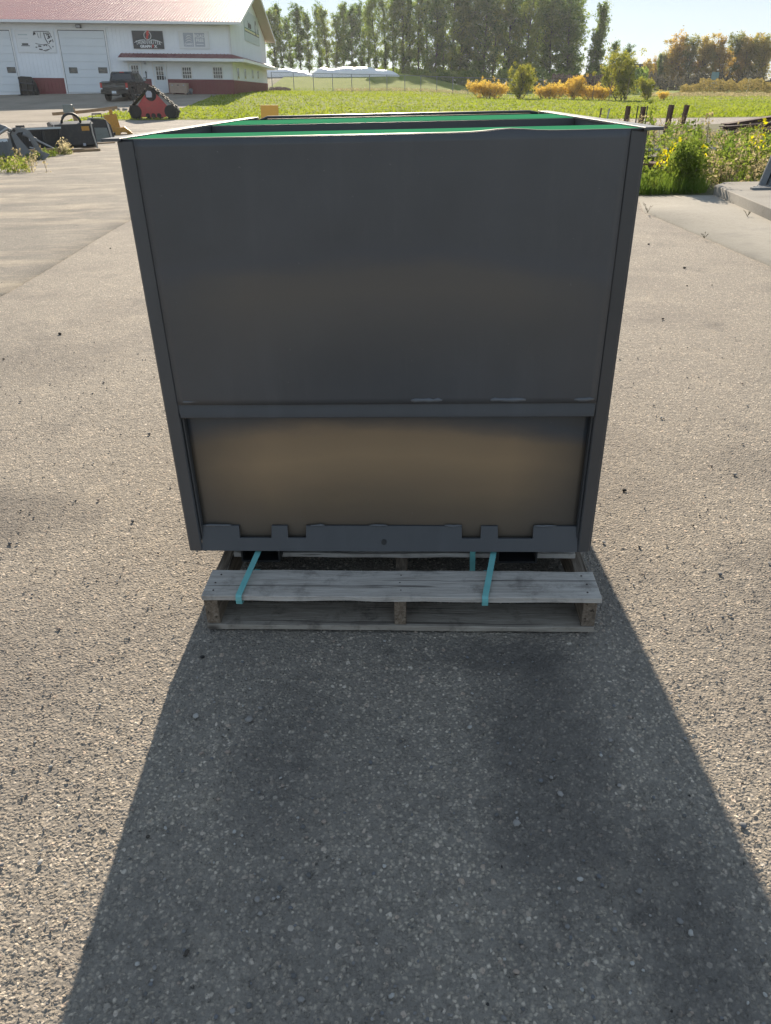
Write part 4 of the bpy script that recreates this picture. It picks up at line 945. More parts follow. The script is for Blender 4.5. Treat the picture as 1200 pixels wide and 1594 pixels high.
# ================================================================== RIGHT SIDE: posts, rusty steel, rack
M_rust = rust('rusty_steel'); M_rustdark = rust('dark_rusty_post', (.15, .085, .065)); M_rustplate = rust('rusty_plate', (.20, .11, .075))
M_pipe = paint('galvanised_pipe', (.42, .42, .42), .35, .1, metal=.6)
for (u, vb, vt, y, wd, lean, lb, mt) in (
    (935.5, 205, 168, 30, .06, .10, 'thin steel post leaning slightly, leftmost beside the bin', M_rustdark), (948, 205, 168, 31, .055, .16, 'thin pale-sided post second from the left', M_bright),
    (978, 206, 165, 29, .13, .05, 'thick brown post nearest the corner of the bin', M_rustdark), (993, 207, 165, 31, .05, .02, 'slim grey stake between two thick brown posts', M_dkgrey),
    (1001.5, 208, 166, 28, .13, .05, 'thick brown post with a grey stake on each side', M_rustdark), (1008, 208, 165, 30, .05, .02, 'slim grey stake right of the thick brown post', M_dkgrey),
    (1045, 208, 163, 30, .15, .07, 'tall brown post standing alone in the weeds, left of a pair', M_rustdark), (1069, 208, 163, 32, .14, .14, 'tall brown post leaning right, last of the line', M_rustdark)):
    p = at(u, vt, y); z = T(p.x, y); mb = MB(); h_ = p.z - z + .3
    mb.box(-wd / 2, wd / 2, -wd * .08, wd * .08, -.3, h_ - .3)
    if wd > .1: mb.box(-wd / 2, -wd / 2 + .02, -wd * .45, -wd * .081, -.3, h_ - .3).box(-wd / 2, -wd / 2 + .02, wd * .081, wd * .45, -.3, h_ - .3).box(wd / 2 - .02, wd / 2, -wd * .45, -wd * .081, -.3, h_ - .3).box(wd / 2 - .02, wd / 2, wd * .081, wd * .45, -.3, h_ - .3)
    tag(obj('fence_post', mb, mt, loc=(p.x - lean * h_ * .5, y, z), rot=(0, lean, .3)), lb, 'post', 'posts standing in the weeds')
for k, (ua, va, ub, vb, y, w_, h_, lb) in enumerate(((1128, 193, 1215, 179, 27.5, .28, .12, 'rusty steel beam on top of the stack at right'), (1126, 197, 1215, 190, 27.0, .3, .12, 'rusty steel beam in the middle of the stack at right'), (1122, 211, 1180, 201, 26.0, .22, .08, 'rusty plank-like beam lowest at the front of the stack'), (1148, 204, 1215, 199, 26.6, .2, .1, 'short dark beam end under the rusty stack'))):
    a = at(ua, va, y); b = at(ub, vb, y + 2.4); a.z = max(a.z, .06)
    mb = MB(); d = b - a; mb.bar((0, 0, 0), d, w_, .025).bar((0, 0, -h_), d + Vector((0, 0, -h_)), w_, .025).bar((0, 0, -h_ / 2), d + Vector((0, 0, -h_ / 2)), .02, h_ - .027)
    tag(obj('steel_beam', mb, M_rust, loc=a), lb, 'beam', 'rusty beams stacked at the right')
a = flat(990, 271); b = flat(1062, 263)
mb = MB(); mb.box(0, 2.2, -.25, .25, .10, .14).box(.1, .2, -.2, .2, 0, .099).box(1.8, 1.9, -.2, .2, 0, .099); tag(obj('rusty_plate', mb, M_rustplate, loc=(a.x, a.y + .8, 0), rot=(0, 0, .02), bevel=.005), 'flat rust-pink steel plate lying low in the weeds beside the bin', 'plate')
mb = MB(); mb.tube([(0, 0, .26), (5.2, .5, .24)], .035, 10); tag(obj('steel_pipe', mb, M_pipe, loc=(a.x - .2, a.y + 2.2, 0)), 'long pale steel pipe lying level across the weeds', 'pipe')
mb = MB()
for k in range(5): mb.box(-.2 + k * .32, .15 + k * .32, -.14 + random.uniform(-.1, .1), .12, random.uniform(.02, .06), random.uniform(.10, .2), Matrix.Rotation(random.uniform(-.2, .2), 4, 'Z'))
tag(obj('rubble_heap', mb, paint('dark_rubble', (.05, .045, .045), .9, .4, 5), loc=(a.x - .1, a.y + 1.7, 0)), 'dark broken timber and rubble between the rusty plate and the pipe', 'rubble')
# leaning dark steel rack on the raised slab, cut by the picture edge
y = 13.0 - 1.0; a = at(1182, 290, y); z0 = .15
RK = thing('steel_rack', 'dark grey steel rack with slanted upright on the raised concrete slab', 'rack', (a.x, y, z0))
obj('side_upright', MB().prism([(-.03, .02), (.07, .02), (.26, .86), (.18, .88)], -.04, .0, 'y'), M_grey, RK, bevel=.005)
obj('back_sheet', MB().prism([(.072, .02), (1.2, .02), (1.2, .86), (.262, .86)], .01, .03, 'y'), M_satin, RK); obj('diagonal_brace', MB().prism([(.10, .02), (.16, .02), (.42, .86), (.36, .86)], -.05, .009, 'y'), M_grey, RK)
for k in range(3): obj('base_bar', MB().box(-.24 + k * .1, 1.3, -.36 + k * .13, -.28 + k * .13, .0, .03), M_grey, RK, rot=(0, 0, -.03 * k))

# ================================================================== BEYOND THE LAWN: fence, white covers, thicket
M_galv = paint('galvanised', (.20, .21, .22), .6, .1, metal=.2)
fp = [(422, 142), (456, 141.5), (487, 142), (517, 142.5), (547, 143), (575, 143.5), (602, 144), (630, 144.5), (655, 145), (680, 145), (705, 144.5), (729, 144), (752, 143.5), (775, 143), (798, 143), (822, 143), (846, 143), (865, 143)]
FT = [112, 112.8, 113.6, 114.3, 115, 115.6, 116.2, 116.9, 117.7, 118.6, 119.6, 120.4, 121.2, 122, 122.7, 123.3, 123.9, 124.3]
f0 = at(422, 142, 100)
CF = thing('chain_link_fence', 'long grey chain link fence across the lawn in front of the tree belt', 'fence', (f0.x, 100, T(f0.x, 100)))
tops = []; bots = []
for (u, v), vt in zip(fp, FT):
    p = at(u, vt, 100); z = T(p.x, 100); tops.append(Vector((p.x, 100, p.z))); bots.append(Vector((p.x, 100, z - .1)))
o0 = Vector(CF.location)
for a, b in zip(bots, tops): obj('post', MB().tube([a - o0, b - o0], .04, 8), M_galv, CF)
obj('top_rail', MB().tube([p - o0 + Vector((0, -.045, -.03)) for p in tops], .028, 6), M_galv, CF)
V = []; Q = []
for i in range(len(tops) - 1):
    A, Bt, A2, B2_ = bots[i] - o0 + Vector((0, .02, .1)), tops[i] - o0, bots[i + 1] - o0 + Vector((0, .02, .1)), tops[i + 1] - o0
    n = 13
    for k in range(-n, n):
        for sgn in (1, -1):
            f0_, f1_ = k / n, k / n + .82
            lo_, hi_ = 0.0, 1.0
            if f0_ < 0: lo_ = -f0_ / .82; f0_ = 0
            if f1_ > 1: hi_ = (1 - k / n) / .82; f1_ = 1
            if lo_ >= hi_: continue
            pa = A.lerp(A2, f0_).lerp(Bt.lerp(B2_, f0_), lo_ if sgn > 0 else 1 - lo_); pb = A.lerp(A2, f1_).lerp(Bt.lerp(B2_, f1_), hi_ if sgn > 0 else 1 - hi_)
            w_ = Vector((.0022, 0, .0022 * -sgn)); j = len(V); V += [pa - w_, pb - w_, pb + w_, pa + w_]; Q.append((j, j + 1, j + 2, j + 3))
o = link('wire_mesh', npmesh('wire_mesh', [tuple(p) for p in V], Q, M_galv), CF); o['kind'] = 'stuff'
# low dark windbreak fabric / bank behind the fence on the right
t = NT('white_sheeting'); t.P(Base_Color=t.mix(t.noise(.6, detail=5), (.68, .69, .70), (.84, .84, .84)), Roughness=.3); t.bump(t.noise(1.4, detail=5), .7, .15); M_sheet = t.m
def cover(u0, u1, vb0, vb1, y, hgt, lbl, seedv):
    a = at(u0, vb0, y); b = at(u1, vb1, y); n = 40; V = []; m_ = 10
    for i in range(n + 1):
        f = i / n; x = a.x + (b.x - a.x) * f; env = min(1, f * 9, (1 - f) * 3.2) ** .6; hh = hgt * env * (.82 + .25 * mnoise.noise((f * 6, seedv, 0)))
        zb = T(x, y) - .2
        for k in range(m_ + 1):
            aa = math.pi * k / m_; V.append((x, y - 1.9 * math.cos(aa) * (.75 + .25 * env), zb + (hh + .2) * math.sin(aa) ** .8 if 0 < k < m_ else zb))
    I = np.arange((n + 1) * (m_ + 1)).reshape(n + 1, m_ + 1); Q = np.stack([I[:-1, :-1], I[:-1, 1:], I[1:, 1:], I[1:, :-1]], -1).reshape(-1, 4)
    me = npmesh('covered_pile', V, Q, M_sheet); me.polygons.foreach_set('use_smooth', [True] * len(Q)); tag(link('covered_pile', me), lbl, 'covered pile', 'white covered piles on the rise')
cover(372, 488, 113, 113, 127, 1.15, 'low white plastic-covered pile on the rise, half hidden by the building', 1.0)
cover(484, 622, 113.5, 117, 125, 1.35, 'long white plastic-covered pile on the rise in front of the tree belt', 4.0)
g_ = onground(434, 140.5, 97); mb = MB()
for k in range(6): mb.blob((random.uniform(-.9, .9), random.uniform(-.3, .3), .1), (random.uniform(.3, .7), .35, random.uniform(.15, .35)), 8, 5)
tag(obj('brush_mound', mb, paint('brown_brush', (.13, .09, .075), .95, .4, 4), loc=g_), 'low brown mound of brush beside the building corner and fence', 'mound')

# ---------------------------------------------------------------- foliage
M_bark = groundmat('bark', [(.3, (.035, .03, .027)), (.5, (.07, .062, .055)), (.7, (.12, .11, .10))], 2, 12, .6, .02)
L_pop = leafmat('poplar_leaves', (.038, .075, .016), (.10, .155, .032), (.25, .27, .055), .58, .45)
L_dark = leafmat('dark_leaves', (.03, .062, .018), (.08, .13, .032), (.21, .25, .055), .58, .45)
L_yel = leafmat('yellow_green_leaves', (.10, .12, .025), (.20, .21, .04), (.32, .29, .06), .5, .8)
L_org = leafmat('orange_leaves', (.32, .22, .06), (.52, .38, .10), (.60, .48, .14), .5, .9)
L_brn = leafmat('russet_leaves', (.10, .085, .03), (.25, .17, .05), (.44, .29, .07), .55, .5)
L_weed = leafmat('weed_leaves', (.05, .085, .02), (.11, .16, .035), (.23, .25, .06), .52, 1.6)
L_lime = leafmat('bright_weed_leaves', (.06, .09, .022), (.12, .16, .035), (.21, .23, .06), .5, 2.0)
L_dry = leafmat('dry_weed', (.13, .11, .06), (.25, .21, .12), (.42, .37, .24), .45, 2.0)
L_gold = leafmat('gold_leaves', (.22, .22, .03), (.42, .38, .04), (.55, .48, .06), .5, 2.0)
M_stem = paint('plant_stem', (.10, .09, .04), .8)

def quads(c, size, up_bias=0.0, aspect=.7):
    """leaf-sized quads at centres c (n,3)"""
    n = len(c); a = rng.normal(size=(n, 3)); a /= np.linalg.norm(a, axis=1)[:, None]
    b = rng.normal(size=(n, 3)); b[:, 2] *= (1 - up_bias); b -= (a * b).sum(1)[:, None] * a; b /= np.linalg.norm(b, axis=1)[:, None]
    s = (size * rng.uniform(.6, 1.3, n))[:, None]
    V = np.stack([c - a * s, c - b * s * aspect * .6 + a * s * .1, c + a * s, c + b * s * aspect * .6 - a * s * .1], 1).reshape(-1, 3)
    return V, np.arange(n * 4).reshape(n, 4)
def crown(limbs, per, size, spread, rnd=.5):
    cs = []
    for (p, q, w_) in limbs:
        p, q = np.array(p), np.array(q); n = int(per * w_)
        k = max(2, int(n / 34)); fc = rng.uniform(.25, 1.05, k); cc = p + (q - p) * fc[:, None] + rng.normal(size=(k, 3)) * spread * .8
        ii = rng.integers(0, k, n); cs.append(cc[ii] + rng.normal(size=(n, 3)) * spread * rng.uniform(.35, .8, k)[ii][:, None])
    return quads(np.concatenate(cs), size, .3)
def make_tree(h, shape, leaf, nl, per, size, spread, seedv, trunk_r=.16, low=.14, lean=0, multi=1):
    """shape(f) -> crown radius at fraction f of height"""
    rg = random.Random(seedv); tr = MB(); limbs = []
    for mlt in range(multi):
        bx = rg.uniform(-.5, .5) * (multi > 1); by = rg.uniform(-.4, .4) * (multi > 1); hh = h * (1 if mlt == 0 else rg.uniform(.7, .95))
        def ax(f): return Vector((bx * (1 + f * 1.5) + lean * f * h + .22 * math.sin(f * 4 + seedv), by * (1 + f * 1.5) + .18 * math.cos(f * 5 + seedv), f * hh))
        tr.tube([ax(f) for f in np.linspace(-.02, .98, 9)], [trunk_r * (1 - .9 * f) + .012 for f in np.linspace(0, 1, 9)], 7)
        for k in range(nl // multi):
            f = low + (1 - low) * (k + rg.random()) / (nl // multi) * .97; a = rg.uniform(0, 6.283); r = shape(f) * rg.uniform(.45, 1.1)
            p = ax(f); rise = rg.uniform(.5, 1.5) * r + .15
            q = p + Vector((r * math.cos(a), r * math.sin(a), rise))
            if rg.random() < .75: tr.tube([p, p.lerp(q, .5) + Vector((0, 0, -.05 * r)), q], [trunk_r * .25 * (1 - f) + .018, trunk_r * .15 * (1 - f) + .012, .006], 5)
            limbs.append((tuple(p), tuple(q), rg.uniform(.4, 1.5)))
    V, Q = crown(limbs, per, size, spread)
    V = V[:]; me_l = npmesh('crown', V, Q, leaf); me_t = tr.mesh('trunk'); me_t.materials.append(M_bark)
    return me_t, me_l
pop = lambda w: (lambda f: w * (math.sin(math.pi * min(1, max(0, (f - .05) / .98)) ** .75) ** .7) + .15)
kinds = {}
for k in range(5): kinds['poplar', k] = make_tree(14.5, pop([2.0, 1.7, 2.3, 1.6, 1.9][k]), L_pop, 80, 84, .20, .44, 20 + k, .17, .10 + .05 * (k % 2))
for k in range(3): kinds['dense', k] = make_tree(15, pop([2.5, 2.2, 2.8][k]), L_dark, 90, 74, .21, .5, 40 + k, .2, .06)
kinds['spire', 0] = make_tree(11, lambda f: 1.35 * (1 - f) ** .8 + .12, L_dark, 120, 56, .17, .32, 61, .13, .03)
for k in range(3): kinds['russet', k] = make_tree(8.5, lambda f: 1.9 * math.sin(math.pi * min(1, max(.02, f * .95))) ** .6, [L_brn, leafmat('olive_leaves', (.06, .075, .022), (.14, .15, .04), (.30, .25, .07), .55, .5), leafmat('golden_leaves', (.15, .13, .035), (.28, .22, .06), (.42, .32, .08), .5, .6)][k], 60, 80, .19, .5, 71 + k, .14, .12, multi=2)
kinds['shrub', 0] = make_tree(3.4, lambda f: 1.45 * math.sin(math.pi * min(1, max(.05, .25 + f * .7))) ** .6, L_yel, 70, 130, .095, .24, 81, .05, .02, multi=4)
kinds['shrub', 1] = make_tree(2.4, lambda f: 1.2 * math.sin(math.pi * min(1, max(.05, .3 + f * .68))) ** .6, L_yel, 60, 120, .09, .22, 82, .04, .02, multi=4)
kinds['bush', 0] = make_tree(1.5, lambda f: 1.3 * math.sin(math.pi * min(1, max(.05, .4 + f * .55))) ** .6, L_org, 60, 130, .075, .2, 83, .03, .02, multi=5)
kinds['bush', 1] = make_tree(1.9, lambda f: 1.1 * math.sin(math.pi * min(1, max(.05, .4 + f * .55))) ** .6, L_org, 60, 130, .075, .2, 84, .03, .02, multi=5)
NAT = {'poplar': 14.5, 'dense': 15, 'spire': 11, 'russet': 8.5, 'shrub': 0, 'bush': 0}
HT = {('shrub', 0): 3.4, ('shrub', 1): 2.4, ('bush', 0): 1.5, ('bush', 1): 1.9}
def plant(kind, var, u, vtop, y, name, label, cat, group=None, wid=1.0):
    mt, ml = kinds[kind, var]; h0 = NAT[kind] or HT[kind, var]
    p = at(u, vtop, y); z = T(p.x, y); s = (p.z - z) / h0
    o = thing(name, label, cat, (p.x, y, z - .03), (random.gauss(0, .025), random.gauss(0, .025), random.uniform(0, 6.28)), group); o.scale = (s * wid, s * wid, s)
    link('trunk', mt, o); link('crown', ml, o); return o
ORD = ['first', 'second', 'third', 'fourth', 'fifth', 'sixth', 'seventh', 'eighth', 'ninth', 'tenth', 'eleventh', 'twelfth', 'thirteenth', 'fourteenth']
left = [(421, 15), (433, 9), (448, 28), (461, 12), (476, 20), (492, 8), (505, 14), (519, 22), (533, 10), (547, 14), (559, 6), (571, 18)]
for k, (u, v) in enumerate(left):
    plant('poplar', k % 5, u, v, 148 + (k * 37 % 11), 'poplar_tree', 'slender poplar above the white covered piles, %s from the building' % ORD[k], 'tree', 'poplars above the white covered piles', random.uniform(.75, 1.25))
mid = [(583, -14), (597, -22), (611, -8), (624, -30), (638, -18), (651, -26), (664, -38), (678, -12), (691, -24), (706, -34), (719, -10), (733, -28), (747, -36)]
for k, (u, v) in enumerate(mid):
    plant('dense' if k % 3 != 2 else 'poplar', k % 3, u, v, 139 + (k * 41 % 13), 'broadleaf_tree', 'tall dark tree in the dense middle of the belt, %s from its left' % ORD[k], 'tree', 'dense trees in the middle of the belt', random.uniform(.72, 1.3))
rgt = [(760, -20), (773, -32), (787, -18), (800, -30), (814, -8), (828, -34), (842, -22), (855, -28), (868, -16), (880, -6), (893, -14), (902, 4)]
for k, (u, v) in enumerate(rgt):
    plant('poplar' if k % 2 else 'dense', k % 3, u, v, 142 + (k * 29 % 12), 'broadleaf_tree', 'olive green tree right of the dense block, %s towards the spire tree' % ORD[k], 'tree', 'olive trees right of the dense block', random.uniform(.72, 1.28))
plant('spire', 0, 940, 4, 138, 'spire_tree', 'tall narrow dark spire-shaped tree standing alone at the end of the belt', 'tree', wid=1.05)
plant('poplar', 3, 926, 52, 137, 'young_tree', 'small pale green tree on the left of the dark spire tree', 'tree')
plant('poplar', 1, 957, 66, 136, 'young_tree', 'small light green tree leaning against the right of the spire tree', 'tree')
plant('dense', 1, 977, 74, 136, 'round_tree', 'dark round-topped tree behind the tall yellow-green shrub', 'tree', wid=1.35)
plant('spire', 0, 1030, 84, 170, 'small_spruce', 'tiny distant spire tree over the dark roof', 'tree')
rus = [(1012, 100, 2), (1022, 96, 0), (1040, 88, 1), (1052, 74, 2), (1064, 62, 0), (1079, 66, 1), (1092, 84, 0), (1105, 66, 2), (1118, 74, 1), (1131, 66, 0), (1146, 62, 1), (1160, 68, 0), (1174, 66, 2), (1188, 64, 1), (1203, 66, 2)]
names_r = ['low russet tree by the dark roof', 'small brown tree second from the dark roof', 'low russet tree with a ragged top before the taller ones', 'orange tree in front of the tall pair at the left of the right-hand row', 'tallest tree at the left end of the right-hand autumn row', 'brown tree beside the tallest of the autumn row', 'low gap-filling brown tree in the autumn row', 'orange-tinged tree left of the blue sign', 'thin brown tree directly above the blue sign', 'brown tree just right of the blue sign', 'broad brown-topped tree midway between blue sign and white post', 'brown tree over the small white post', 'golden tree right of the small white post', 'russet tree second from the right picture edge', 'golden tree cut by the right picture edge']
for k, (u, v, var) in enumerate(rus): plant('russet', var, u, v - 3, 165 + (k * 17 % 9), 'autumn_tree', names_r[k], 'tree', 'autumn trees at the right', random.uniform(.95, 1.3))
# shrubs and bushes at the end of the lawn
plant('shrub', 0, 972, 93, 82, 'tall_shrub', 'tall yellow-green shrub near the spire tree', 'shrub', wid=1.0)
plant('shrub', 1, 1008, 128, 84, 'shrub', 'small yellow-green shrub at the right foot of the tall shrub', 'shrub', wid=.9)
plant('shrub', 1, 812, 112, 83, 'shrub', 'round yellow-green shrub between two orange bushes', 'shrub', wid=1.05)
for u, v, va, lb in ((748, 134, 0, 'low orange bush left of the round yellow-green shrub'), (772, 137, 0, 'low orange bush touching the round shrub on its left'), (847, 140, 0, 'small yellow-orange bush right of the round shrub'), (866, 137, 0, 'yellow-orange bush left of the brightest orange one'), (890, 127, 1, 'tallest, brightest orange bush'), (915, 140, 0, 'small yellow bush right of the brightest orange one'), (940, 141, 0, 'low yellow bush at the left foot of the tall shrub'), (1033, 146, 0, 'low yellow bush right of the tall shrub')):
    plant('bush', va, u, v, 84 + (u % 5) * .5, 'bush', lb, 'bush', 'autumn bushes at the end of the lawn', 1.0 if va else 1.15)
# dense undergrowth that reads as one mass
def thicket(name, u0, u1, y, dy, vt, leaf, n, size, jag=.35):
    cs = []
    us = rng.uniform(u0, u1, n); yy_ = y + rng.uniform(-dy, dy, n)
    for u, yq in zip(us, yy_):
        p = at(u, vt(u), yq); z0 = T(p.x, yq); hh = max(.3, (p.z - z0) * (1 - jag * abs(mnoise.noise((u * .09, 3.3, 0))) * 1.6)); cs.append((p.x, yq, z0 + hh * rng.random() ** .8))
    V, Q = quads(np.array(cs), size, .3); tag(link(name, npmesh(name, V, Q, leaf)), kind='stuff')
thicket('undergrowth', 640, 1010, 134, 3, lambda u: 110 - .02 * (u - 640), L_dark, 9000, .28)
thicket('undergrowth', 560, 760, 146, 4, lambda u: 104, L_dark, 4000, .26)
thicket('dry_brush', 860, 960, 100, 2, lambda u: 114, leafmat('shaded_purple_brush', (.035, .028, .03), (.06, .05, .052), (.10, .08, .075), .25), 5200, .12, .15)  # shade on this distant brush is put into its dark leaf colours
thicket('undergrowth', 990, 1230, 156, 4, lambda u: 110 if u < 1105 else 108, leafmat('shaded_brush', (.03, .03, .026), (.055, .055, .042), (.10, .085, .05), .3), 6500, .24, .6)  # dark leaf colours carry the shade lying on this undergrowth
thicket('rough_hedge', 1060, 1240, 118, 3, lambda u: 121 if u > 1090 else 130, leafmat('hedge_leaves', (.075, .07, .025), (.16, .135, .05), (.26, .20, .08), .45), 9000, .12, .3)
thicket('dry_grass', 1000, 1240, 104, 6, lambda u: 143, L_dry, 5000, .09, .4)
thicket('dry_grass', 520, 730, 100.5, 1.5, lambda u: 139, L_dry, 2600, .07, .6)

# far dark roof, blue sign, little white post
RF = thing('far_building', 'low dark far roof showing between the autumn trees', 'building', (at(1010, 105, 200).x, 200, T(at(1010, 105, 200).x, 200)))
hh = at(1010, 99, 200).z - RF.location.z
obj('wall', MB().box(-6, 6, 0, 8, -.5, hh - .8), M_grey, RF); obj('roof', MB().box(-6.4, 6.4, -.4, 8.4, hh - .75, hh), M_dkgrey, RF, bevel=.05)
p = at(1112, 120, 122); z = T(p.x, 122)
SG = thing('roadside_sign', 'small blue-green sign on posts in front of the dark undergrowth at right', 'sign', (p.x, 122, z), (0, .03, .1))
hs_ = at(1112, 112, 122).z - z
obj('sign_panel', MB().box(-.52, .52, -.04, .04, hs_ - 1.5, hs_), paint('teal_sign', (.16, .28, .31), .5, .3, 2.5), SG)
for s in (-.35, .35): obj('post', MB().box(s - .04, s + .04, .045, .12, -.2, hs_ - .2), M_galv, SG)
obj('text_line', MB().box(-.4, .4, -.05, -.0405, hs_ - 1.2, hs_ - 1.0).box(-.45, .35, -.05, -.0405, hs_ - 1.42, hs_ - 1.3), M_signpale, SG)
p = at(1166, 128, 123); z = T(p.x, 123); hs_ = at(1166, 119, 123).z - z
MK = thing('marker_post', 'small white post with a dark cap beyond the rough hedge', 'post', (p.x, 123, z)); obj('shaft', MB().box(-.13, .13, -.1, .1, -.1, hs_ - .15).box(-.3, .3, -.12, .12, hs_ * .45, hs_ * .62), M_signwhite, MK); obj('cap', MB().box(-.2, .2, -.2, .2, hs_ - .145, hs_), M_dkgrey, MK)
mb = MB()
for k in range(3): mb.tube([(k * 1.6, 0, 0), (k * 1.6 + .12, 0, 2.2 - k * .2)], [.05, .02], 6)
g_ = onground(921, 157, 81); tag(obj('dead_stalks', mb, M_lumber, loc=g_), 'three thin bare stalks between the orange bushes and the tall shrub', 'stalks')

# ---------------------------------------------------------------- lawn blades, seen as rough grass
n = 52000
yb_ = 44.2 + (104 - 44.2) * rng.random(n) ** 1.3; sb_ = rng.uniform(-.44, .50, n); xb_ = sb_ * yb_
keep = np.array([x > xg(y) + .05 for x, y in zip(xb_, yb_)]); xb_, yb_ = xb_[keep], yb_[keep]; n = len(xb_)
zb_ = TN(xb_, yb_) + .02; hgt = rng.uniform(.03, .10, n) * (1 + .9 * (rng.random(n) < .08)); an = rng.uniform(0, math.pi, n); w_ = rng.uniform(.03, .09, n)
dx, dy = np.cos(an) * w_, np.sin(an) * w_
V = np.stack([np.stack([xb_ - dx, yb_ - dy, zb_], 1), np.stack([xb_ + dx, yb_ + dy, zb_], 1), np.stack([xb_ + rng.normal(size=n) * .05, yb_ + rng.normal(size=n) * .05, zb_ + hgt], 1)], 1).reshape(-1, 3)
L_grass = leafmat('grass_blades', (.09, .125, .014), (.165, .205, .028), (.22, .24, .05), .5, .35)
tag(link('grass', npmesh('grass', V, np.arange(n * 3).reshape(n, 3), L_grass)), kind='stuff')

# ---------------------------------------------------------------- weeds at the right
def weedmass(name, pts, leaf, per, size, h, spread, stem=True):
    """pts: (x, y, height factor)"""
    cs = []; mb = MB()
    for (x, y, k) in pts:
        z = T(x, y); hh = h * k * random.uniform(.7, 1.2); lx, ly = random.gauss(0, .15) * hh, random.gauss(0, .15) * hh; n = int(per * random.uniform(.6, 1.4))
        f = rng.random(n) ** .7; q = np.stack([x + lx * f, y + ly * f, z + hh * f], 1) + rng.normal(size=(n, 3)) * spread * (1.1 - .6 * f)[:, None]
        q[:, 2] = np.maximum(q[:, 2], z + .01); cs.append(q)
        if stem: mb.tube([(x, y, z), (x + lx * .5, y + ly * .45, z + hh * .5), (x + lx, y + ly, z + hh * .98)], [.006, .005, .002], 4)
    V, Q = quads(np.concatenate(cs), size, .2, .9)
    o = link(name, npmesh(name, V, Q, leaf)); tag(o, kind='stuff')
    if stem: tag(obj(name + '_stems', mb, M_stem), kind='stuff')
def scatter(n, u0, u1, y0, y1, k=lambda x, y: 1): 
    r = []
    while len(r) < n:
        y = random.uniform(y0, y1); u = random.uniform(u0, u1); x = xs(u, y)
        if x > 4.5 and y < 13.0: continue
        if 13.75 < y < 16.9 and x < xs(1066, y): continue
        r.append((x, y, k(x, y)))
    return r
weedmass('weeds', scatter(170, 930, 1290, 15, 27, lambda x, y: (.8 + .4 * mnoise.noise((x * .4, y * .4, 0))) * (.5 if x > xs(1100, y) and y > 17 else 1)), L_weed, 46, .040, .62, .085)
weedmass('weeds', scatter(110, 960, 1290, 13.2, 20), L_lime, 50, .035, .45, .08)
weedmass('weeds', scatter(46, 1070, 1100, 12.75, 13.9), L_lime, 95, .03, .62, .09)
weedmass('weeds', scatter(34, 1000, 1075, 12.7, 14.0), L_lime, 70, .036, .22, .08)
weedmass('dry_weeds', scatter(170, 940, 1290, 14, 29, lambda x, y: .45 if x > xs(1100, y) and y > 17 else 1), L_dry, 34, .028, .66, .075)
weedmass('dry_weeds', scatter(70, 1110, 1230, 13.2, 16), L_dry, 46, .028, .34, .08)
# grass fringe along the slab edge
fr = scatter(600, 985, 1120, 12.40, 13.3) + scatter(350, 930, 1250, 13.3, 17); V = []
for (x, y, k) in fr:
    for q in range(5):
        a = random.uniform(0, 6.28); h_ = random.uniform(.08, .30); w_ = .005; px, py = x + random.gauss(0, .05), y + abs(random.gauss(0, .05)); lx, ly = random.gauss(0, .09), random.gauss(-.02, .08)
        V += [(px - w_ * math.cos(a), py - w_ * math.sin(a), 0.02), (px + w_ * math.cos(a), py + w_ * math.sin(a), .02), (px + lx, py + ly, .02 + h_)]
tag(link('grass_fringe', npmesh('grass_fringe', V, np.arange(len(V)).reshape(-1, 3), L_weed)), kind='stuff')
# tall yellow-leaved plants one can point at
def stemplant(u, vb, vt, y, nl, size, leaf, label, lean=.05):
    p = at(u, vt, y); z = T(p.x, y); h_ = p.z - z; o = thing('tall_weed', label, 'plant', (p.x, y, z), (0, 0, random.uniform(0, 6)), 'tall leafy weeds at the right')
    obj('stem', MB().tube([(0, 0, 0), (lean * .4, .02, h_ * .5), (lean, 0, h_)], [.012, .009, .003], 6), M_stem, o)
    f = rng.uniform(.30, 1.0, nl); a = rng.uniform(0, 6.28, nl); r = .04 + .16 * (1.1 - f)
    c = np.stack([lean * f + r * np.cos(a), r * np.sin(a), h_ * f], 1); V, Q = quads(c, size, .5, 1.3); tag(link('leaf_cluster', npmesh('leaf_cluster', V, Q, leaf), o), kind='stuff')
stemplant(1018, 0, 156, 20, 60, .055, L_lime, 'tall pale green weed with yellow lower leaves nearest the bin corner')
stemplant(1085, 0, 184, 19, 40, .055, L_lime, 'bright green stemmed weed right of the last brown post')
stemplant(1186, 0, 185, 16, 60, .040, L_gold, 'tall weed with bright yellow leaves in front of the steel rack')
stemplant(1133, 0, 222, 15, 36, .045, L_lime, 'short lime green weed midway along the pale pipe')
stemplant(1108, 0, 175, 22, 40, .04, L_dry, 'tall dry seed-headed weed before the road')
for (u, vt, y, lb) in ((1040, 222, 15.5, 'yellow-leaved weed below the tall lone brown post'), (1056, 214, 16, 'yellow-leaved weed between the last two brown posts'), (1098, 226, 14.8, 'yellow-leaved weed right of the bright green bush'), (1030, 240, 15, 'lowest yellow-leaved weed, next to the bin corner')): stemplant(u, 0, vt, y, 26, .04, L_gold, lb)
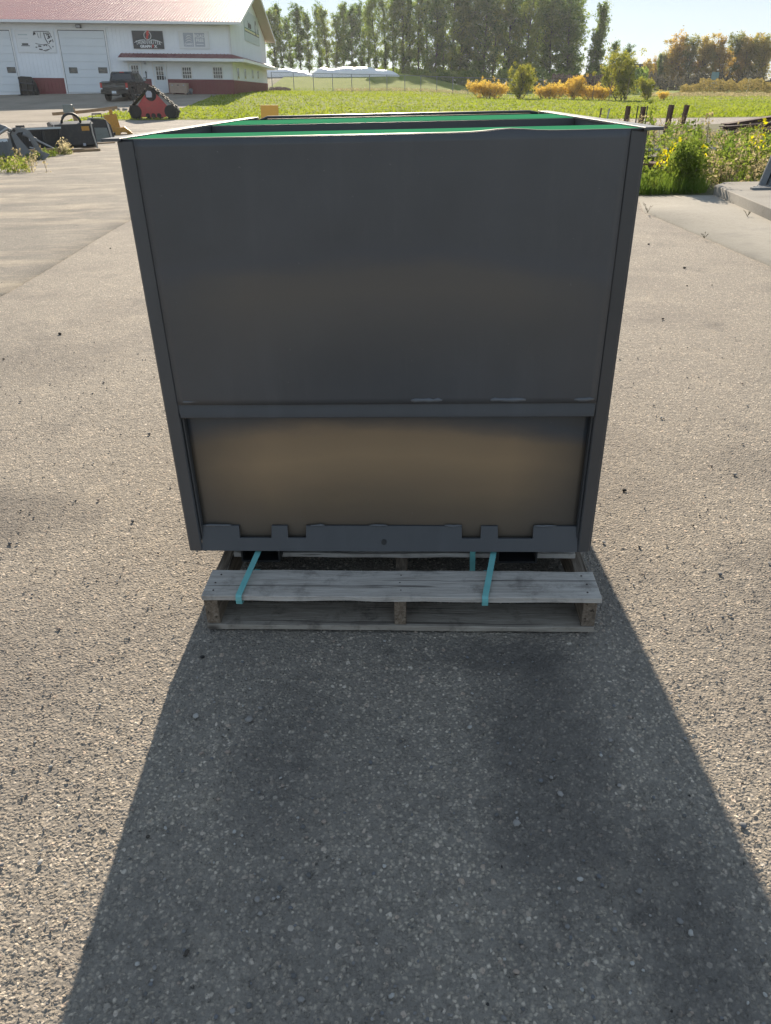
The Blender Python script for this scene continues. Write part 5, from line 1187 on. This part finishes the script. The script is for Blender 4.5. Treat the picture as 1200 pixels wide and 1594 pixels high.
# weeds at the left, along the stored attachments
pts = [(lambda g: (g.x, g.y, random.uniform(.5, 1.2)))(flat(random.uniform(-14, 42), 268 - random.uniform(-3, 22))) for k in range(60)]
weedmass('weeds', pts[:44], L_lime, 36, .032, .20, .07); weedmass('dry_weeds', [(x + random.uniform(0, .6), y + random.uniform(-.3, .5), k) for x, y, k in pts[:20]], L_dry, 28, .028, .28, .06)
pts = [(lambda g: (g.x, g.y, random.uniform(.3, 1.0)))(flat(u, 252 - (u - 40) * .18 + random.uniform(-4, 3))) for u in [random.uniform(40, 112) for k in range(40)]]
weedmass('weeds', pts, L_lime, 34, .032, .2, .07)
pts = [(lambda g: (g.x, g.y, random.uniform(.6, 1.1)))(flat(random.uniform(94, 110), 242 + random.uniform(-3, 2))) for k in range(10)]
weedmass('dry_weeds', pts, L_dry, 40, .032, .40, .08)
# little plants in the slab joint
for (u, v, h_, lb) in ((1008, 331, .12, 'sparse dry weed growing in the slab joint by the bin'), (1096, 371, .07, 'thin weed sprouting midway along the slab joint'), (1163, 337, .08, 'thin weed standing on the concrete slab')):
    g_ = flat(u, v, .02); mb = MB()
    for k in range(7): a = random.uniform(0, 6.28); q = h_ * random.uniform(.4, 1.1); mb.tube([(0, 0, 0), (q * .4 * math.cos(a), q * .3 * math.sin(a), q * .6), (q * .8 * math.cos(a), q * .6 * math.sin(a), q)], [.002, .0016, .0012], 4); mb.blob((q * .6 * math.cos(a), q * .45 * math.sin(a), q * .8), (.006, .004, .005), 5, 3)
    tag(obj('joint_weed', mb, M_stem, loc=g_), lb, 'weed', 'weeds in the concrete joints')

# ---------------------------------------------------------------- loose stones and clods on the yard
def pebbles(name, n, region, size, mats, flatz=.55, embed=.2):
    V = []; Fq = []; MI = []
    for k in range(n):
        x, y = region(); s = size * random.lognormvariate(0, .4); rot = random.uniform(0, 6.28); cz = T(x, y) + s * flatz * embed; m_ = random.randrange(len(mats)); b0_ = len(V)
        c, sn = math.cos(rot), math.sin(rot); ex = random.uniform(.6, 1)
        ringz = [(-.7, .62), (.0, 1.0), (.65, .70)]
        for (zz, rr_) in ringz:
            for j in range(6):
                a = j * math.pi / 3; r_ = rr_ * random.uniform(.78, 1.18); px, py = r_ * math.cos(a) * s, r_ * math.sin(a) * s * ex
                V.append((x + px * c - py * sn, y + px * sn + py * c, cz + zz * s * flatz * random.uniform(.85, 1.15)))
        V.append((x, y, cz + s * flatz * .95))
        for i in range(2):
            for j in range(6): Fq += [(b0_ + i * 6 + j, b0_ + i * 6 + (j + 1) % 6, b0_ + i * 6 + 6 + (j + 1) % 6), (b0_ + i * 6 + j, b0_ + i * 6 + 6 + (j + 1) % 6, b0_ + i * 6 + 6 + j)]
        Fq += [(b0_ + 12 + j, b0_ + 12 + (j + 1) % 6, b0_ + 18) for j in range(6)]; MI += [m_] * 30
    tag(link(name, npmesh(name, V, Fq, mats, MI)), kind='stuff')
stones = [paint('stone_' + str(i), c, .85, .2, 30) for i, c in enumerate([(.20, .19, .18), (.28, .26, .24), (.33, .26, .21), (.15, .15, .155), (.38, .36, .33), (.12, .115, .11)])]
def nearr():
    while True:
        y = .5 + 4.5 * random.random() ** 1.7; x = random.uniform(-1, 1) * (.62 * math.sqrt(y * y + H * H))
        if not (-.75 < x < .62 and 1.78 < y < 3.9): return x, y
pebbles('loose_gravel', 2400, nearr, .0034, stones, .6, .35)
clod = [paint('clod_dark', (.03, .028, .026), .9, .3, 30), paint('clod_brown', (.06, .05, .04), .9, .3, 30)]
def farr():
    y = random.uniform(4, 13); return (random.uniform(.9, 3.0 + y * .02) if random.random() < .62 else random.uniform(-9, -1.2)), y
pebbles('dirt_clods', 64, farr, .0085, clod, .6, .4)
pebbles('dirt_clods', 40, nearr, .0045, clod, .6, .4)

# ---------------------------------------------------------------- the air: thin haze towards the low sun
hz = bpy.data.materials.new('air'); hz.use_nodes = True; hn = hz.node_tree; hn.nodes.remove(hn.nodes['Principled BSDF'])
pv = hn.nodes.new('ShaderNodeVolumePrincipled'); pv.inputs['Color'].default_value = (.86, .92, 1, 1); pv.inputs['Density'].default_value = HAZE; pv.inputs['Anisotropy'].default_value = .55
hn.links.new(pv.outputs[0], hn.nodes['Material Output'].inputs['Volume'])
tag(obj('haze', MB().box(-330, 330, -70, 335, -1.2, 24), hz), kind='stuff')
